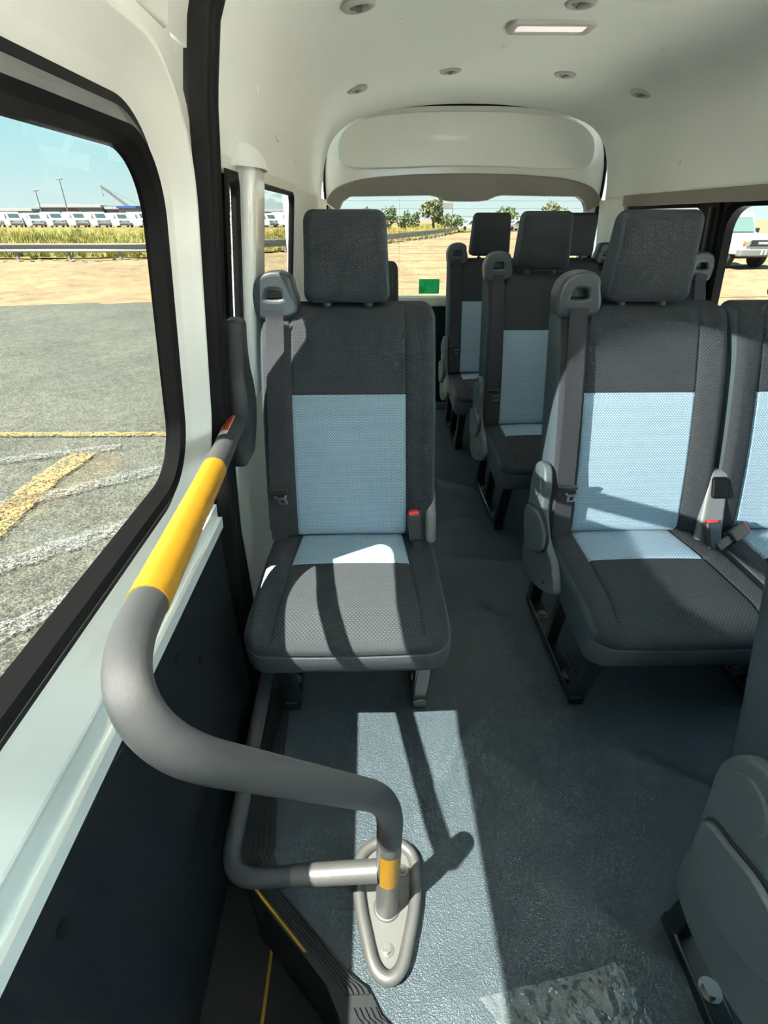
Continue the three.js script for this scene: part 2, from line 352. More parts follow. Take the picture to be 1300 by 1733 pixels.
// ceiling and side liner
{
  const half = [[0.88, 1.25], [0.873, 1.32], [0.853, 1.42], [0.807, 1.52], [0.722, 1.592], [0.60, 1.636], [0.42, 1.667], [0.2, 1.686]];
  const full = new THREE.CatmullRomCurve3([...half, [0, 1.691], ...half.slice().reverse().map(([o, y]) => [-o, y])].map(([o, y]) => new THREE.Vector3(o, y, 0)), false, 'centripetal');
  const cut = 4.5 / 16;                                              // where the roof part meets the side part
  const top = { getPoint: (s) => full.getPoint(lerp(cut, 1 - cut, s)) }, sideSec = { getPoint: (s) => full.getPoint(s * cut) };
  const drop = (d) => -0.012 * smooth(3.1, 3.46, d);
  const geo = [slab(48, 40, (s, t) => { const p = top.getPoint(s), d = lerp(-1.25, 3.46, t); return [CX + Math.sign(p.x) * inset(Math.sign(p.x), Math.abs(p.x)) * tap(Math.sign(p.x), d), p.y + drop(d), d]; }, [0, 0.03, 0])];
  for (const [side, d0] of [[-1, 1.14], [1, -1.25]])
    geo.push(slab(40, 40, (s, t) => { const p = sideSec.getPoint(s), d = lerp(d0, 3.46, t), x = CX + side * inset(side, p.x) * tap(side, d); return [x, p.y + drop(d) * s, d, p.y, d]; }, [side * 0.02, 0.02, 0]));
  const c = struct('ceiling', merge(geo), M.liner, 'pale beige moulded roof liner curving down to both sides', 'ceiling');
  // fixing clips in the liner
  for (const [side, y, d] of [[-1, 1.42, 1.62], [-1, 1.36, 1.95], [-1, 1.33, 2.35], [1, 1.36, 2.7], [1, 1.40, 2.1]]) {
    const g = new THREE.SphereGeometry(0.008, 12, 8); g.scale(0.5, 1.3, 0.8); g.translate(XS(side, y, d, 0.001), y, -d); part('clip', g, M.trim, c, 'small liner clip');
  }
  for (const [x, d] of [[0.10, 2.05], [0.50, 2.46], [1.02, 2.3]]) { const g = new THREE.SphereGeometry(0.009, 12, 8); g.scale(1, 0.35, 0.7); g.translate(x, 1.688 - 0.17 * (x - CX) ** 2, -d); part('clip', g, M.trim, c, 'small liner clip'); }
}

// body sides
struct('wall_left', merge([
  wallPatch(-1, 1.12, 3.46, -0.02, 0.745), wallPatch(-1, 1.03, 1.275, -0.3, 1.64, -0.012), wallPatch(-1, 1.39, 1.60, 0.745, 1.25), wallPatch(-1, 2.28, 3.46, 0.745, 1.26), wallPatch(-1, 1.2, 2.4, 1.228, 1.26),
  wallPatch(-1, -1.9, -0.95, -0.27, 0.72), wallPatch(-1, -1.9, -1.75, 0.72, 1.615), wallPatch(-1, -1.05, -0.95, 0.72, 1.615), wallPatch(-1, -1.75, -1.05, 1.25, 1.615), wallPatch(-1, -0.95, 1.1, 1.585, 1.64),
]), M.trim, 'pale painted left body side with windows behind the sliding door', 'wall');
struct('wall_right', merge([
  wallPatch(1, -1.9, 3.46, -0.02, 0.70), wallPatch(1, -1.9, 3.46, 1.215, 1.26), wallPatch(1, 3.14, 3.46, 0.70, 1.22), wallPatch(1, -1.9, -1.75, 0.70, 1.22), wallPatch(1, -0.75, -0.45, 0.70, 1.22), wallPatch(1, 0.85, 1.05, 0.70, 1.22),
]), M.trim, 'pale right body side behind the double seats', 'wall');
struct('trim_9', merge([block(-0.36, 1.46, 0.30, 0.80, -1.85, -1.25, 0.06), block(-0.30, 1.40, 0.0, 0.30, -1.80, -1.40, 0.03)]), M.trim, 'cream dashboard out of view, added to bounce sunlight into the cabin', 'dashboard');  // added cream surface out of view, bounces sunlight back through the cabin
struct('wall_front', merge([slab(4, 4, (s, t) => [lerp(-0.4, 1.5, s), lerp(-0.27, 0.85, t), -1.9], [0, 0, -0.04])]), M.trim, 'dashboard wall at the front of the cabin', 'wall');

// windows along the sides: frame ring, pane
let wn_ = 0;
function sideWindow(side, d0, d1, y0, y1, fw, rad, mat, label, pane = M.tinted) {
  const dp = side < 0 ? 0.008 : 0.03;
  const g = structGroup('window_' + (++wn_), label, 'window');
  const N = 15, inner = roundRect(d0, d1, y0, y1, rad, N), outer = roundRect(d0 - fw, d1 + fw, y0 - fw, y1 + fw, 0.006, N);
  const ring = (i0, o0, i1, o1) => sheet(inner.length, 1, (s, t) => { const k = Math.round(s * inner.length) % inner.length, p = t ? i1[k] : i0[k], o = t ? o1 : o0; return [XS(side, p[1], p[0], o), p[1], p[0], p[0], p[1]]; });
  const mid = inner.map((p, k) => [lerp(p[0], outer[k][0], 0.35), lerp(p[1], outer[k][1], 0.35)]);
  part('frame', merge([ring(outer, 0.006, mid, 0.012), ring(mid, 0.012, inner, 0.004), ring(inner, 0.004, inner, -dp), ring(inner, -dp, outer, -dp - 0.002)]), mat, g);
  const po = -dp * 0.7;
  part('pane', sheet(16, 16, (s, t) => { const d = lerp(d0 - 0.01, d1 + 0.01, s), y = lerp(y0 - 0.01, y1 + 0.01, t); return [XS(side, y, d, po), y, d]; }), pane, g);
  return g;
}
sideWindow(-1, 1.285, 1.380, 0.765, 1.215, 0.02, 0.03, M.rubber, 'narrow side window between the door seal and the white pillar');
sideWindow(-1, 1.605, 2.27, 0.765, 1.218, 0.012, 0.035, M.rubber, 'left side window behind the white pillar');
sideWindow(1, 2.47, 3.10, 0.74, 1.185, 0.045, 0.05, M.rubber, 'right rear side window with black frame');
sideWindow(1, 1.09, 2.30, 0.74, 1.185, 0.045, 0.09, M.rubber, 'right side window looking on the white off-roader', M.lightTint);
sideWindow(1, -0.41, 0.81, 0.74, 1.185, 0.045, 0.09, M.rubber, 'right side window beside the front bench seat', M.glass);
sideWindow(1, -1.71, -0.79, 0.74, 1.185, 0.045, 0.09, M.rubber, 'driver door window at the front right', M.glass);
sideWindow(-1, -1.72, -1.08, 0.75, 1.22, 0.035, 0.08, M.rubber, 'front door window ahead of the sliding door', M.glass);
{
  const w = structGroup('window_8', 'windscreen at the front of the minibus', 'window');
  part('pane', sheet(4, 4, (s, t) => [lerp(-0.35, 1.45, s), lerp(0.85, 1.62, t), lerp(-1.9, -1.25, t)]), M.glass, w);
  part('added_sun_shade', sheet(12, 6, (s, t) => [lerp(-0.30, 1.40, s), lerp(0.86, 1.60, t), lerp(-1.87, -1.24, t) + 0.012 * Math.cos(s * Math.PI * 12)]), M.shade, w, 'added silver sun shade, unseen, blocking light from the windscreen');  // added unseen shade, keeps windscreen sky light off the seats
  part('frame', merge([bar([-0.38, 0.85, -1.9], [-0.2, 1.63, -1.25], 0.06, 0.05), bar([1.48, 0.85, -1.9], [1.3, 1.63, -1.25], 0.06, 0.05)]), M.rubber, w);
}
// frame posts on the right: dark divider between the two rear side windows
{
  const g = structGroup('trim_3', 'dark divider post between the right side windows', 'post');
  part('post', slab(6, 12, (s, t) => { const d = lerp(2.335, 2.435, s), y = lerp(0.69, 1.235, t); return [XS(1, y, d, 0.022), y, d]; }, [0.045, 0, 0]), M.rubber, g);
  part('rib', slab(2, 12, (s, t) => { const d = lerp(2.37, 2.385, s), y = lerp(0.69, 1.185, t); return [XS(1, y, d, 0.032), y, d]; }, [0.02, 0, 0]), M.darkPlastic, g);
  part('latch', block(XS(1, 0.98, 2.38) - 0.05, XS(1, 0.98, 2.38) - 0.01, 0.955, 1.0, 2.36, 2.40, 0.005), M.darkPlastic, g);
  part('top_rail', slab(30, 2, (s, t) => { const d = lerp(1.0, 3.15, s), y = lerp(1.20, 1.25, t); return [XS(1, y, d, 0.03), y, d]; }, [0.04, 0, 0]), M.garnish, g);
}
{ // white pillar cover with rounded cap
  const g = structGroup('trim_4', 'rounded white pillar cover between the left windows', 'pillar');
  part('cover', pad({ w: 0.17, h: 0.56, t: 0.05, r: 0.024, na: 4, nb: 12, def: (a, b, c) => { const y = b + 0.70, d = 1.485 - a * lerp(1.0, 0.9, b / 0.56); return [XS(-1, y, d, 0.040 - c), y, d]; } }).main, M.paint, g);
  const cap = new THREE.SphereGeometry(1, 32, 16, 0, Math.PI * 2, 0, Math.PI / 2); cap.scale(0.055, 0.055, 0.12); cap.translate(XS(-1, 1.25, 1.45, 0.0), 1.245, -1.475); part('cap', cap, M.liner, g);
}
{ // rear corner trim on both sides
  const g = structGroup('trim_5', 'pale moulded trim on the rear left corner pillar', 'trim');
  part('panel', slab(8, 10, (s, t) => { const d = lerp(2.34, 3.42, s), y = lerp(0.6, 1.235, t); return [XS(-1, y, d, 0.012 + 0.02 * smooth(0.2, 0.35, s)), y, d]; }, [-0.03, 0, 0]), M.trim, g);
  const h = structGroup('trim_6', 'pale moulded trim on the rear right corner pillar', 'trim');
  part('panel', slab(8, 10, (s, t) => { const d = lerp(3.17, 3.43, s), y = lerp(0.6, 1.235, t); return [XS(1, y, d, 0.012 + 0.03 * smooth(0.3, 0.6, s)), y, d]; }, [0.03, 0, 0]), M.trim, h);
}

// sliding door: painted inner frame round the window, carpeted lower panel
{
  const g = structGroup('door_1', 'sliding door with cream inner frame and dark carpeted lower panel', 'door');
  const D0 = -0.95, D1 = 1.065, Y0 = 0.498, Y1 = 1.60, gd0 = -0.72, gd1 = 0.915, gy0 = 0.730, gy1 = 1.226, R0 = 0.095;
  const N = 18, cd = (gd0 + gd1) / 2, cy = (gy0 + gy1) / 2;
  const ringAt = (sd) => roundRect(gd0 - sd, gd1 + sd, gy0 - sd, gy1 + sd, Math.max(0.01, R0 + sd * 0.9), N);
  // off: into the cabin
  const prof = [[0, -0.035], [0.012, -0.012], [0.024, -0.006], [0.034, -0.012], [0.044, -0.020], [0.056, -0.022], [0.075, -0.012], [0.100, 0.004], [0.116, 0.015], [0.121, 0.016], [0.126, 0.006], [0.150, 0.003], [0.19, 0.001], [0.21, 0.0]];
  const strips = (i0, i1) => {
    const list = [];
    for (let i = i0; i < i1; i++) {
      const a = ringAt(prof[i][0]), b = ringAt(prof[i + 1][0]), n = a.length;
      list.push(sheet(n, 4, (s, t) => { const k = Math.round(s * n) % n, d = clamp(lerp(a[k][0], b[k][0], t), D0, D1), y = clamp(lerp(a[k][1], b[k][1], t), Y0, Y1), o = lerp(prof[i][1], prof[i + 1][1], t); return [XS(-1, y, d, o), y, d, s * 4.5, t * 0.02]; }));
    }
    return mergeVertices(merge(list), 1e-4);
  };
  const fix = (geo) => { geo.deleteAttribute('normal'); const q = mergeVertices(geo, 1e-5); q.computeVertexNormals(); return q; };
  part('inner_frame', fix(merge([strips(5, 9)])), M.paint, g);
  part('outer_frame', fix(merge([strips(9, 12)])), M.paint, g);
  // flat metal outside the last ring: four bands
  const L = 0.21, flat = (d0, d1, y0, y1) => slab(20, 12, (s, t) => { const d = lerp(d0, d1, s), y = lerp(y0, y1, t); return [XS(-1, y, d, -0.0005), y, d]; }, [-0.03, 0, 0]);
  part('upper_panel', merge([flat(D0, D1, gy1 + 0.15, Y1), flat(D0, gd0 - 0.12, Y0, Y1), flat(gd1 + 0.15, D1, Y0, Y1), flat(D0, D1, Y0, gy0 - 0.17)]), M.paint, g);
  part('backing', slab(10, 12, (s, t) => { const d = lerp(gd1 + 0.075, D1 + 0.03, s), y = lerp(gy1 + 0.075, Y1, t); return [XS(-1, y, d, -0.016), y, d]; }, [-0.012, 0, 0]), M.paint, g);
  part('corner_panel', merge([[gd1 + 0.09, D1, gy1 + 0.09, Y1], [gd1 + 0.09, D1, Y0, gy0 - 0.09], [D0, gd0 - 0.09, gy1 + 0.09, Y1], [D0, gd0 - 0.09, Y0, gy0 - 0.09]].map(([p, q, u, v]) => slab(8, 8, (s, t) => { const d = lerp(p, q, s), y = lerp(u, v, t); return [XS(-1, y, d, -0.006), y, d]; }, [-0.02, 0, 0]))), M.paint, g);
  part('pressed_panel', pad({ w: 1.7, h: 0.20, t: 0.016, r: 0.0075, na: 20, nb: 10, def: (a, b, c) => { const y = 1.372 + b, d = 0.11 + a; return [XS(-1, y, d, 0.008 - c), y, d]; } }).main, M.paint, g);
  part('flange', slab(30, 2, (s, t) => { const d = lerp(D0, D1, s), y = lerp(Y0, Y0 + 0.028, t); return [XS(-1, y, d, 0.010), y, d]; }, [-0.02, 0, 0]), M.paint, g);
  part('rubber_seal', fix(strips(0, 2)), M.rubber, g, 'black window rubber');
  part('ribbed_seal', fix(strips(2, 4)), M.ribRubber, g, 'grey ribbed window seal');
  part('seal_gap', fix(strips(4, 5)), M.rubber, g);
  part('pane', sheet(40, 16, (s, t) => { const d = lerp(gd0 - 0.01, gd1 + 0.01, s), y = lerp(gy0 - 0.01, gy1 + 0.01, t); return [XS(-1, y, d, -0.03), y, d]; }), M.tinted, g);
  part('lower_panel', pad({ w: D1 - D0 - 0.03, h: 0.747, t: 0.03, r: 0.008, na: 24, nb: 10, def: (a, b, c) => { const y = b - 0.25, d = (D0 + D1) / 2 - a - 0.01; return [XS(-1, y, d, 0.012 - c + 0.006 * smooth(0.3, 0.0, y)), y, d]; } }).main, M.carpet, g, 'dark carpeted door panel');
  for (const [d, y] of [[0.28, 0.44], [0.69, 0.445], [0.78, 0.35]]) part('clip', cyl(0.011, 0.009, 0.006, [XS(-1, y, d, 0.014), y, d], 'x', 16), M.carpet, g);
}
{ // black weatherstrip of the door opening
  const g = structGroup('trim_7', 'black rubber weatherstrip up the rear of the door opening', 'seal');
  const prof = [[1.063, -0.012], [1.066, 0.024], [1.076, 0.033], [1.092, 0.030], [1.097, 0.020], [1.103, 0.030], [1.118, 0.037], [1.132, 0.030], [1.140, -0.012]];
  part('strip', sheet(prof.length - 1, 60, (s, t) => { const p = prof[Math.round(s * (prof.length - 1))], y = lerp(-0.05, 1.615, t), sh = 0.035 * smooth(0.75, 0.2, y); return [XS(-1, y, p[0], p[1]), y - Math.max(0, p[1]) * 0.9 * smooth(1.45, 1.6, y), p[0] + sh * 0.5, p[0], y]; }), M.rubber, g);
}

// tailgate
{
  const g = structGroup('door_2', 'tailgate with cream upper panel and wide rear window', 'tailgate');
  const DT = 3.50;
  const X = (o) => CX + o;                                                  // o: offset from the centre line
  const arch = [[-0.80, 1.20], [-0.806, 1.30], [-0.797, 1.43], [-0.752, 1.55], [-0.62, 1.633], [-0.36, 1.672], [0, 1.682], [0.36, 1.672], [0.62, 1.633], [0.752, 1.55], [0.797, 1.43], [0.806, 1.30], [0.80, 1.20]];
  const archC = smoothLoop(arch, 8, false).map(([o, y]) => [X(o), y]);
  const hoodTop = smoothLoop([[-0.80, 1.225], [-0.74, 1.285], [-0.62, 1.325], [-0.35, 1.35], [0, 1.358], [0.35, 1.35], [0.62, 1.325], [0.74, 1.285], [0.80, 1.225]], 8, false).map(([o, y]) => [X(o), y]);
  const glassTop = [[-0.73, 1.19], [-0.705, 1.235], [-0.66, 1.262], [-0.20, 1.268], [-0.16, 1.262], [-0.11, 1.243], [-0.07, 1.238], [0.09, 1.238], [0.13, 1.243], [0.18, 1.262], [0.22, 1.268], [0.66, 1.262], [0.705, 1.235], [0.73, 1.19]].map(([o, y]) => [X(o), y]);
  const place = (geo, d) => { geo.translate(0, 0, -d); return geo; };
  part('upper_panel', place(extrude([...archC, [X(0.76), 1.24], [X(0.5), 1.30], [X(-0.5), 1.30], [X(-0.76), 1.24]], 0.03, 0.004), DT + 0.02), M.paint, g);
  const emb = smoothLoop([[-0.70, 1.415], [-0.715, 1.45], [-0.70, 1.53], [-0.60, 1.60], [-0.34, 1.635], [0, 1.643], [0.34, 1.635], [0.60, 1.60], [0.70, 1.53], [0.715, 1.45], [0.70, 1.415], [0.64, 1.40], [0, 1.408], [-0.64, 1.40]], 8).map(([o, y]) => [X(o), y]);
  part('pressed_panel', place(extrude(emb, 0.006, 0.007), DT - 0.018), M.paint, g);
  part('garnish', place(extrude([...hoodTop, ...glassTop.slice().reverse()], 0.05, 0.008), DT - 0.005), M.garnish, g, 'brown grey cover over the rear window');
  part('window_surround', place(extrude(roundRect(X(-0.80), X(0.80), 0.63, 1.30, 0.05), 0.02, 0.003, [roundRect(X(-0.735), X(0.735), 0.715, 1.275, 0.06)]), DT + 0.02), M.paint, g);
  part('pane', place(new THREE.PlaneGeometry(1.52, 0.6).translate(CX, 0.995, 0), DT + 0.035), M.tinted, g);
  for (let k = 0; k < 13; k++) part('defroster_line', block(X(-0.72), X(0.72), 0.755 + k * 0.04, 0.7562 + k * 0.04, DT + 0.030, DT + 0.031, 0.0003), M.garnish, g);
  for (const o of [-0.37, 0.52]) part('defroster_line', block(X(o), X(o) + 0.0012, 0.755, 1.25, DT + 0.030, DT + 0.031, 0.0003), M.garnish, g);
  for (const q of [-1, 1]) part('corner_filler', block(X(q * 0.80) - 0.06, X(q * 0.80) + 0.06, 1.10, 1.36, DT + 0.045, DT + 0.055, 0.002), M.paint, g);
  part('ledge', block(X(-0.80), X(0.80), 0.655, 0.715, DT - 0.02, DT + 0.03, 0.012), M.trim, g);
  part('lower_panel', block(X(-0.80), X(0.80), 0.02, 0.655, DT - 0.01, DT + 0.03, 0.01), M.carpet, g, 'dark carpeted lower tailgate panel');
  part('sill', block(X(-0.80), X(0.80), 0.0, 0.03, DT - 0.07, DT - 0.01, 0.006), M.plate, g, 'metal sill strip');
  const sealPath = (s) => { const n = archC.length - 1, k = Math.min(n - 1, Math.floor(s * n)), f = s * n - k, p = archC[k], q = archC[k + 1]; return V(lerp(p[0], q[0], f), lerp(p[1], q[1], f), DT - 0.02); };
  part('seal', tube(sealPath, 0.009, 0, 1, 120, 10), M.rubber, g, 'black tailgate seal');
  part('seal', merge([bar([X(-0.80), 0.6, DT - 0.02], [X(-0.80), 1.22, DT - 0.02], 0.022, 0.022), bar([X(0.80), 0.6, DT - 0.02], [X(0.80), 1.22, DT - 0.02], 0.022, 0.022)]), M.rubber, g, 'black tailgate seal');
}
{ // body frame round the tailgate
  const arch = smoothLoop([[-0.80, 1.20], [-0.806, 1.30], [-0.797, 1.43], [-0.752, 1.55], [-0.62, 1.633], [-0.36, 1.672], [0, 1.682], [0.36, 1.672], [0.62, 1.633], [0.752, 1.55], [0.797, 1.43], [0.806, 1.30], [0.80, 1.20]], 8, false).map(([o, y]) => [CX + o, y]);
  struct('trim_10', extrude([[CX - 1.05, -0.2], [CX + 1.05, -0.2], [CX + 1.05, 1.85], [CX - 1.05, 1.85]], 0.03, 0, [[...arch, [CX + 0.80, 0.0], [CX - 0.80, 0.0]].reverse()]).translate(0, 0, -3.52), M.trim, 'pale body frame round the tailgate opening', 'frame');
}
{ // outer skin so that the sun only comes through the windows
  const skin = [...Array(25).keys()].map((i) => { const a = Math.PI * i / 24; return [CX - 0.93 * Math.cos(a) * (0.6 + 0.4 * Math.abs(Math.cos(a))), 1.62 + 0.14 * Math.sin(a)]; });
  struct('trim_8', merge([sheet(24, 20, (s, t) => { const p = skin[Math.round(s * 24)], d = lerp(-1.3, 3.58, t); return [CX + (p[0] - CX) * 0.99, p[1] + 0.02, d]; })]), M.white, 'white outer roof skin of the minibus', 'roof');
}

// ------------------------------------------------------------------ passenger seats
// seat space: x across from the middle of one place, y up from the floor, d back from the front edge of the cushion
const SEAT = { w: 0.472, cw: 0.458 };
const backDef = (a, b, c) => {
  const h = 0.615, t = b / h, bol = 0.020 * smooth(0.135, 0.20, Math.abs(a)) * smooth(1.02, 0.75, t), lum = 0.012 * Math.sin(Math.PI * clamp(t * 1.1, 0, 1));
  const front = clamp(1 - c / 0.1, 0, 1);
  let groove = 0; for (const s of [-0.153, 0.153]) groove += Math.exp(-(((a - s) / 0.0035) ** 2)); groove *= 0.006;
  if (Math.abs(a) < 0.16) groove += 0.004 * Math.exp(-(((b - 0.395) / 0.003) ** 2));
  const th = lerp(1, 0.86, t);
  return [a * lerp(1, 0.985, t * t), 0.345 + b * 0.985 + 0.010 * front * smooth(0.9, 1, t) * -1, 0.412 + 0.185 * Math.pow(t, 1.08) + c * th + (groove - bol - lum) * front];
};
const backGeo = pad({
  w: SEAT.w, h: 0.615, t: 0.115, r: 0.034, na: 14, nb: 22, nc: 3, la: [-0.159, -0.156, -0.153, -0.150, -0.147, 0.147, 0.150, 0.153, 0.156, 0.159], lb: [0.389, 0.392, 0.395, 0.398, 0.401], def: backDef,
  zone: (a, b, c, f) => (f === 'front' ? (Math.abs(a) < 0.153 && b < 0.395 ? 'light' : 'dark') : f === 'rear' ? 'rear' : f === 'top' ? 'dark' : 'side'),
});
const cushDef = (a, b, c) => {
  const h = 0.47, t = b / h, up = clamp(1 - c / 0.05, 0, 1);
  const wide = 1 + 0.17 * (1 - t) * smooth(0.225, 0.15, Math.abs(a));
  let g = 0; for (const s of [-0.143, 0.143]) g += Math.exp(-(((a - s) / 0.0035) ** 2)); g *= 0.006 * up * smooth(0.0, 0.05, b);
  if (Math.abs(a) < 0.15) g += 0.0035 * up * Math.exp(-(((b - 0.275) / 0.003) ** 2));
  const seam = 0.004 * Math.exp(-(((c - 0.052) / 0.003) ** 2)) * smooth(0.06, 0.0, b);
  const crown = 0.010 * (1 - (a / 0.229) ** 2) * smooth(0.0, 0.12, b) * up, side = 0.008 * smooth(0.15, 0.2, Math.abs(a)) * up;
  const y = 0.352 - 0.012 * smooth(0.25, 0.47, b) - 0.016 * smooth(0.10, 0.0, b) * up + crown + side - g - c * lerp(0.86, 0.62, t) + 0.012 * smooth(0.07, 0.15, c) * (1 - (a / 0.229) ** 2) * smooth(0.1, 0, b);
  return [a * wide * lerp(1.03, 1, t), y, b + seam + 0.012 * smooth(0.06, 0.15, c) * smooth(0.2, 0, b) - 0.010 * (1 - (a / 0.229) ** 2) * smooth(0.1, 0, b) + 0.02 * smooth(0.15, 0.229, Math.abs(a)) * smooth(0.12, 0, b)];
};
const cushGeo = pad({
  w: SEAT.cw, h: 0.47, t: 0.150, r: 0.030, na: 14, nb: 16, nc: 10, la: [-0.149, -0.146, -0.143, -0.140, -0.137, 0.137, 0.140, 0.143, 0.146, 0.149], lb: [0.269, 0.272, 0.275, 0.278, 0.281], lc: [0.046, 0.049, 0.052, 0.055, 0.058], def: cushDef,
  zone: (a, b, c, f) => (f === 'front' ? (Math.abs(a) < 0.143 && b > 0.275 ? 'light' : 'dark') : c < 0.052 && f === 'bottom' ? 'dark' : f === 'bottom' ? 'fascia' : 'side'),
});
const headGeo = pad({
  w: 0.226, h: 0.212, t: 0.098, r: 0.026, na: 8, nb: 8, nc: 3,
  def: (a, b, c) => { const t = b / 0.212, f = clamp(1 - c / 0.09, 0, 1); return [a * lerp(1.0, 0.89, t), 0.955 + b, 0.588 + c * lerp(1, 0.80, t) + 0.006 * t - 0.010 * f * (1 - (a / 0.113) ** 2) * Math.sin(Math.PI * clamp(t, 0, 1))]; },
  zone: (a, b, c, f) => (f === 'front' || f === 'top' ? 'dark' : 'side'),
});
const seatBits = {};
{ // belt guide on the shoulder (built for the left shoulder, centred on a = 0)
  const outer = smoothLoop([[-0.058, 0], [-0.060, 0.035], [-0.046, 0.068], [-0.02, 0.083], [0.02, 0.085], [0.040, 0.074], [0.046, 0.045], [0.056, 0.004], [0.05, -0.02], [-0.05, -0.03]], 6);
  const hole = smoothLoop([[-0.040, 0.012], [-0.036, 0.040], [-0.022, 0.055], [0.018, 0.054], [0.028, 0.044], [0.030, 0.012]], 6).reverse();
  seatBits.guide = extrude(outer, 0.055, 0.012, [hole]).translate(0, 0, -0.055);
  seatBits.guideBack = block(-0.042, 0.034, 0.004, 0.062, 0.022, 0.050, 0.004);
  seatBits.slot = block(-0.036, 0.034, 0.010, 0.019, 0.008, 0.024, 0.004);
  const tongue = [[-0.017, 0.030], [-0.011, 0.020], [-0.012, 0], [0.012, 0], [0.011, 0.020], [0.017, 0.030], [0.012, 0.031], [0.008, 0.024], [-0.008, 0.024], [-0.012, 0.031]];
  seatBits.tongue = extrude(tongue, 0.002, 0.0008, [[[-0.006, 0.004], [0.006, 0.004], [0.006, 0.018], [-0.006, 0.018]]]);
  seatBits.tongueHead = block(-0.027, 0.027, 0.026, 0.040, -0.002, 0.008, 0.004);
  seatBits.buckle = block(-0.015, 0.015, 0, 0.062, -0.010, 0.010, 0.006);
  seatBits.button = block(-0.0115, 0.0115, 0.055, 0.0655, -0.0085, 0.0085, 0.003);
  seatBits.stalk = block(-0.010, 0.010, -0.05, 0.004, -0.004, 0.004, 0.003);
  const sh = [[0.45, 0.545], [0.50, 0.535], [0.528, 0.485], [0.522, 0.41], [0.512, 0.31], [0.500, 0.215], [0.44, 0.195], [0.31, 0.235], [0.235, 0.285], [0.27, 0.335], [0.36, 0.365], [0.415, 0.43], [0.425, 0.505]];
  seatBits.shield = extrudeSide(smoothLoop(sh, 6), 0, 0.010, 0.007);
  seatBits.disc = cyl(0.040, 0.036, 0.012, [-0.006, 0.487, 0.475], 'x', 40);
  const lever = smoothLoop([[0.500, 0.395], [0.46, 0.41], [0.40, 0.425], [0.34, 0.40], [0.335, 0.36], [0.39, 0.315], [0.455, 0.30], [0.487, 0.33]], 6);
  const grow = lever.map(([d, y]) => [0.418 + (d - 0.418) * 1.10, 0.364 + (y - 0.364) * 1.14]);
  seatBits.leverGap = extrudeSide(grow, -0.011, 0.006, 0.001);
  seatBits.lever = extrudeSide(lever, -0.017, 0.010, 0.005);
  seatBits.knob = cyl(0.020, 0.017, 0.010, [-0.022, 0.365, 0.40], 'x', 32);
  // leg frame seen from the side
  seatBits.legFoot = merge([bar([0, 0.016, 0.10], [0, 0.016, 0.545], 0.042, 0.030, 0.006)]);
  seatBits.legFront = bar([0, 0.022, 0.125], [0, 0.265, 0.045], 0.040, 0.034, 0.006);
  seatBits.legMid = bar([0, 0.022, 0.335], [0, 0.275, 0.285], 0.036, 0.028, 0.006);
  seatBits.legRear = bar([0, 0.022, 0.525], [0, 0.29, 0.500], 0.040, 0.034, 0.006);
  seatBits.bolt = merge([cyl(0.013, 0.013, 0.010, [0, 0.036, 0], 'y', 6), cyl(0.018, 0.018, 0.003, [0, 0.032, 0], 'y', 20)]);
}
const put = (m, x, y, d, rx = 0, ry = 0, rz = 0) => { m.position.copy(V(x, y, d)); m.rotation.set(rx, ry, rz); return m; };
// one seating place at x; belt = side of the shoulder belt (-1 left, 1 right, 0 none)
function place(g, x, belt, lift = 0) {
  const b = part('backrest', backGeo.dark, M.darkWeave, g); put(b, x, 0, 0);
  part('insert', backGeo.light, M.lightWeave, b, 'pale blue grey insert');
  part('side_panel', backGeo.side, M.seatSide, b);
  part('back_board', backGeo.rear, M.plastic, b, 'grey plastic back board');
  const c = part('cushion', cushGeo.dark, M.darkWeave, g); put(c, x, 0, 0);
  part('insert', cushGeo.light, M.lightWeave, c, 'pale blue grey insert');
  part('front_skirt', cushGeo.fascia, M.plainCloth, c);
  part('side_panel', cushGeo.side, M.seatSide, c);
  const h = part('headrest', headGeo.dark, M.darkWeave, g); put(h, x, lift, 0);
  part('side_panel', headGeo.side, M.seatSide, h);
  for (const s of [-1, 1]) { part('post', cyl(0.006, 0.006, 0.06 + lift, [s * 0.055, 0.955 - lift / 2, 0.635], 'y', 16), M.darkPlastic, h); part('post_sleeve', cyl(0.014, 0.012, 0.014, [s * 0.055, 0.948 - lift, 0.632], 'y', 20), M.darkPlastic, h); }
  if (belt) {
    const gd = part('belt_guide', seatBits.guide, M.guide, g, 'plastic belt guide on the shoulder'); put(gd, x + belt * 0.182, 0.950, 0.590); gd.scale.set(-belt * 0.84, 0.80, 0.9);
    part('recess', seatBits.guideBack, M.guide, gd); part('slot', seatBits.slot, M.rubber, gd, 'dark belt slot');
    const bw = 0.023, A = (b) => belt * lerp(0.200, 0.186, b / 0.615);
    const web = part('seat_belt', slab(4, 60, (s, t) => { const q = lerp(0.02, 0.608, t), p = backDef(A(q), Math.min(q, 0.585), 0), o = 0.007 + 0.006 * smooth(0.25, 0.1, q) + 0.014 * smooth(0.5, 0.6, q); return [x + A(q) + lerp(-bw, bw, s), 0.345 + q * 0.985, p[2] - o, s * 0.046, q]; }, [0, 0, 0.002]), M.belt, g, 'dark seat belt webbing');
    const q = 0.150, p = backDef(A(q), q, 0), th = part('tongue_head', seatBits.tongueHead, M.darkPlastic, web); put(th, x + A(q), 0.475, p[2] - 0.022, 0.15);
    const tg = part('tongue', seatBits.tongue, M.chrome, web, 'steel belt tongue'); put(tg, x + A(q) - belt * 0.014, 0.468, p[2] - 0.026, 0.2, 0, belt * -0.15);
  }
}
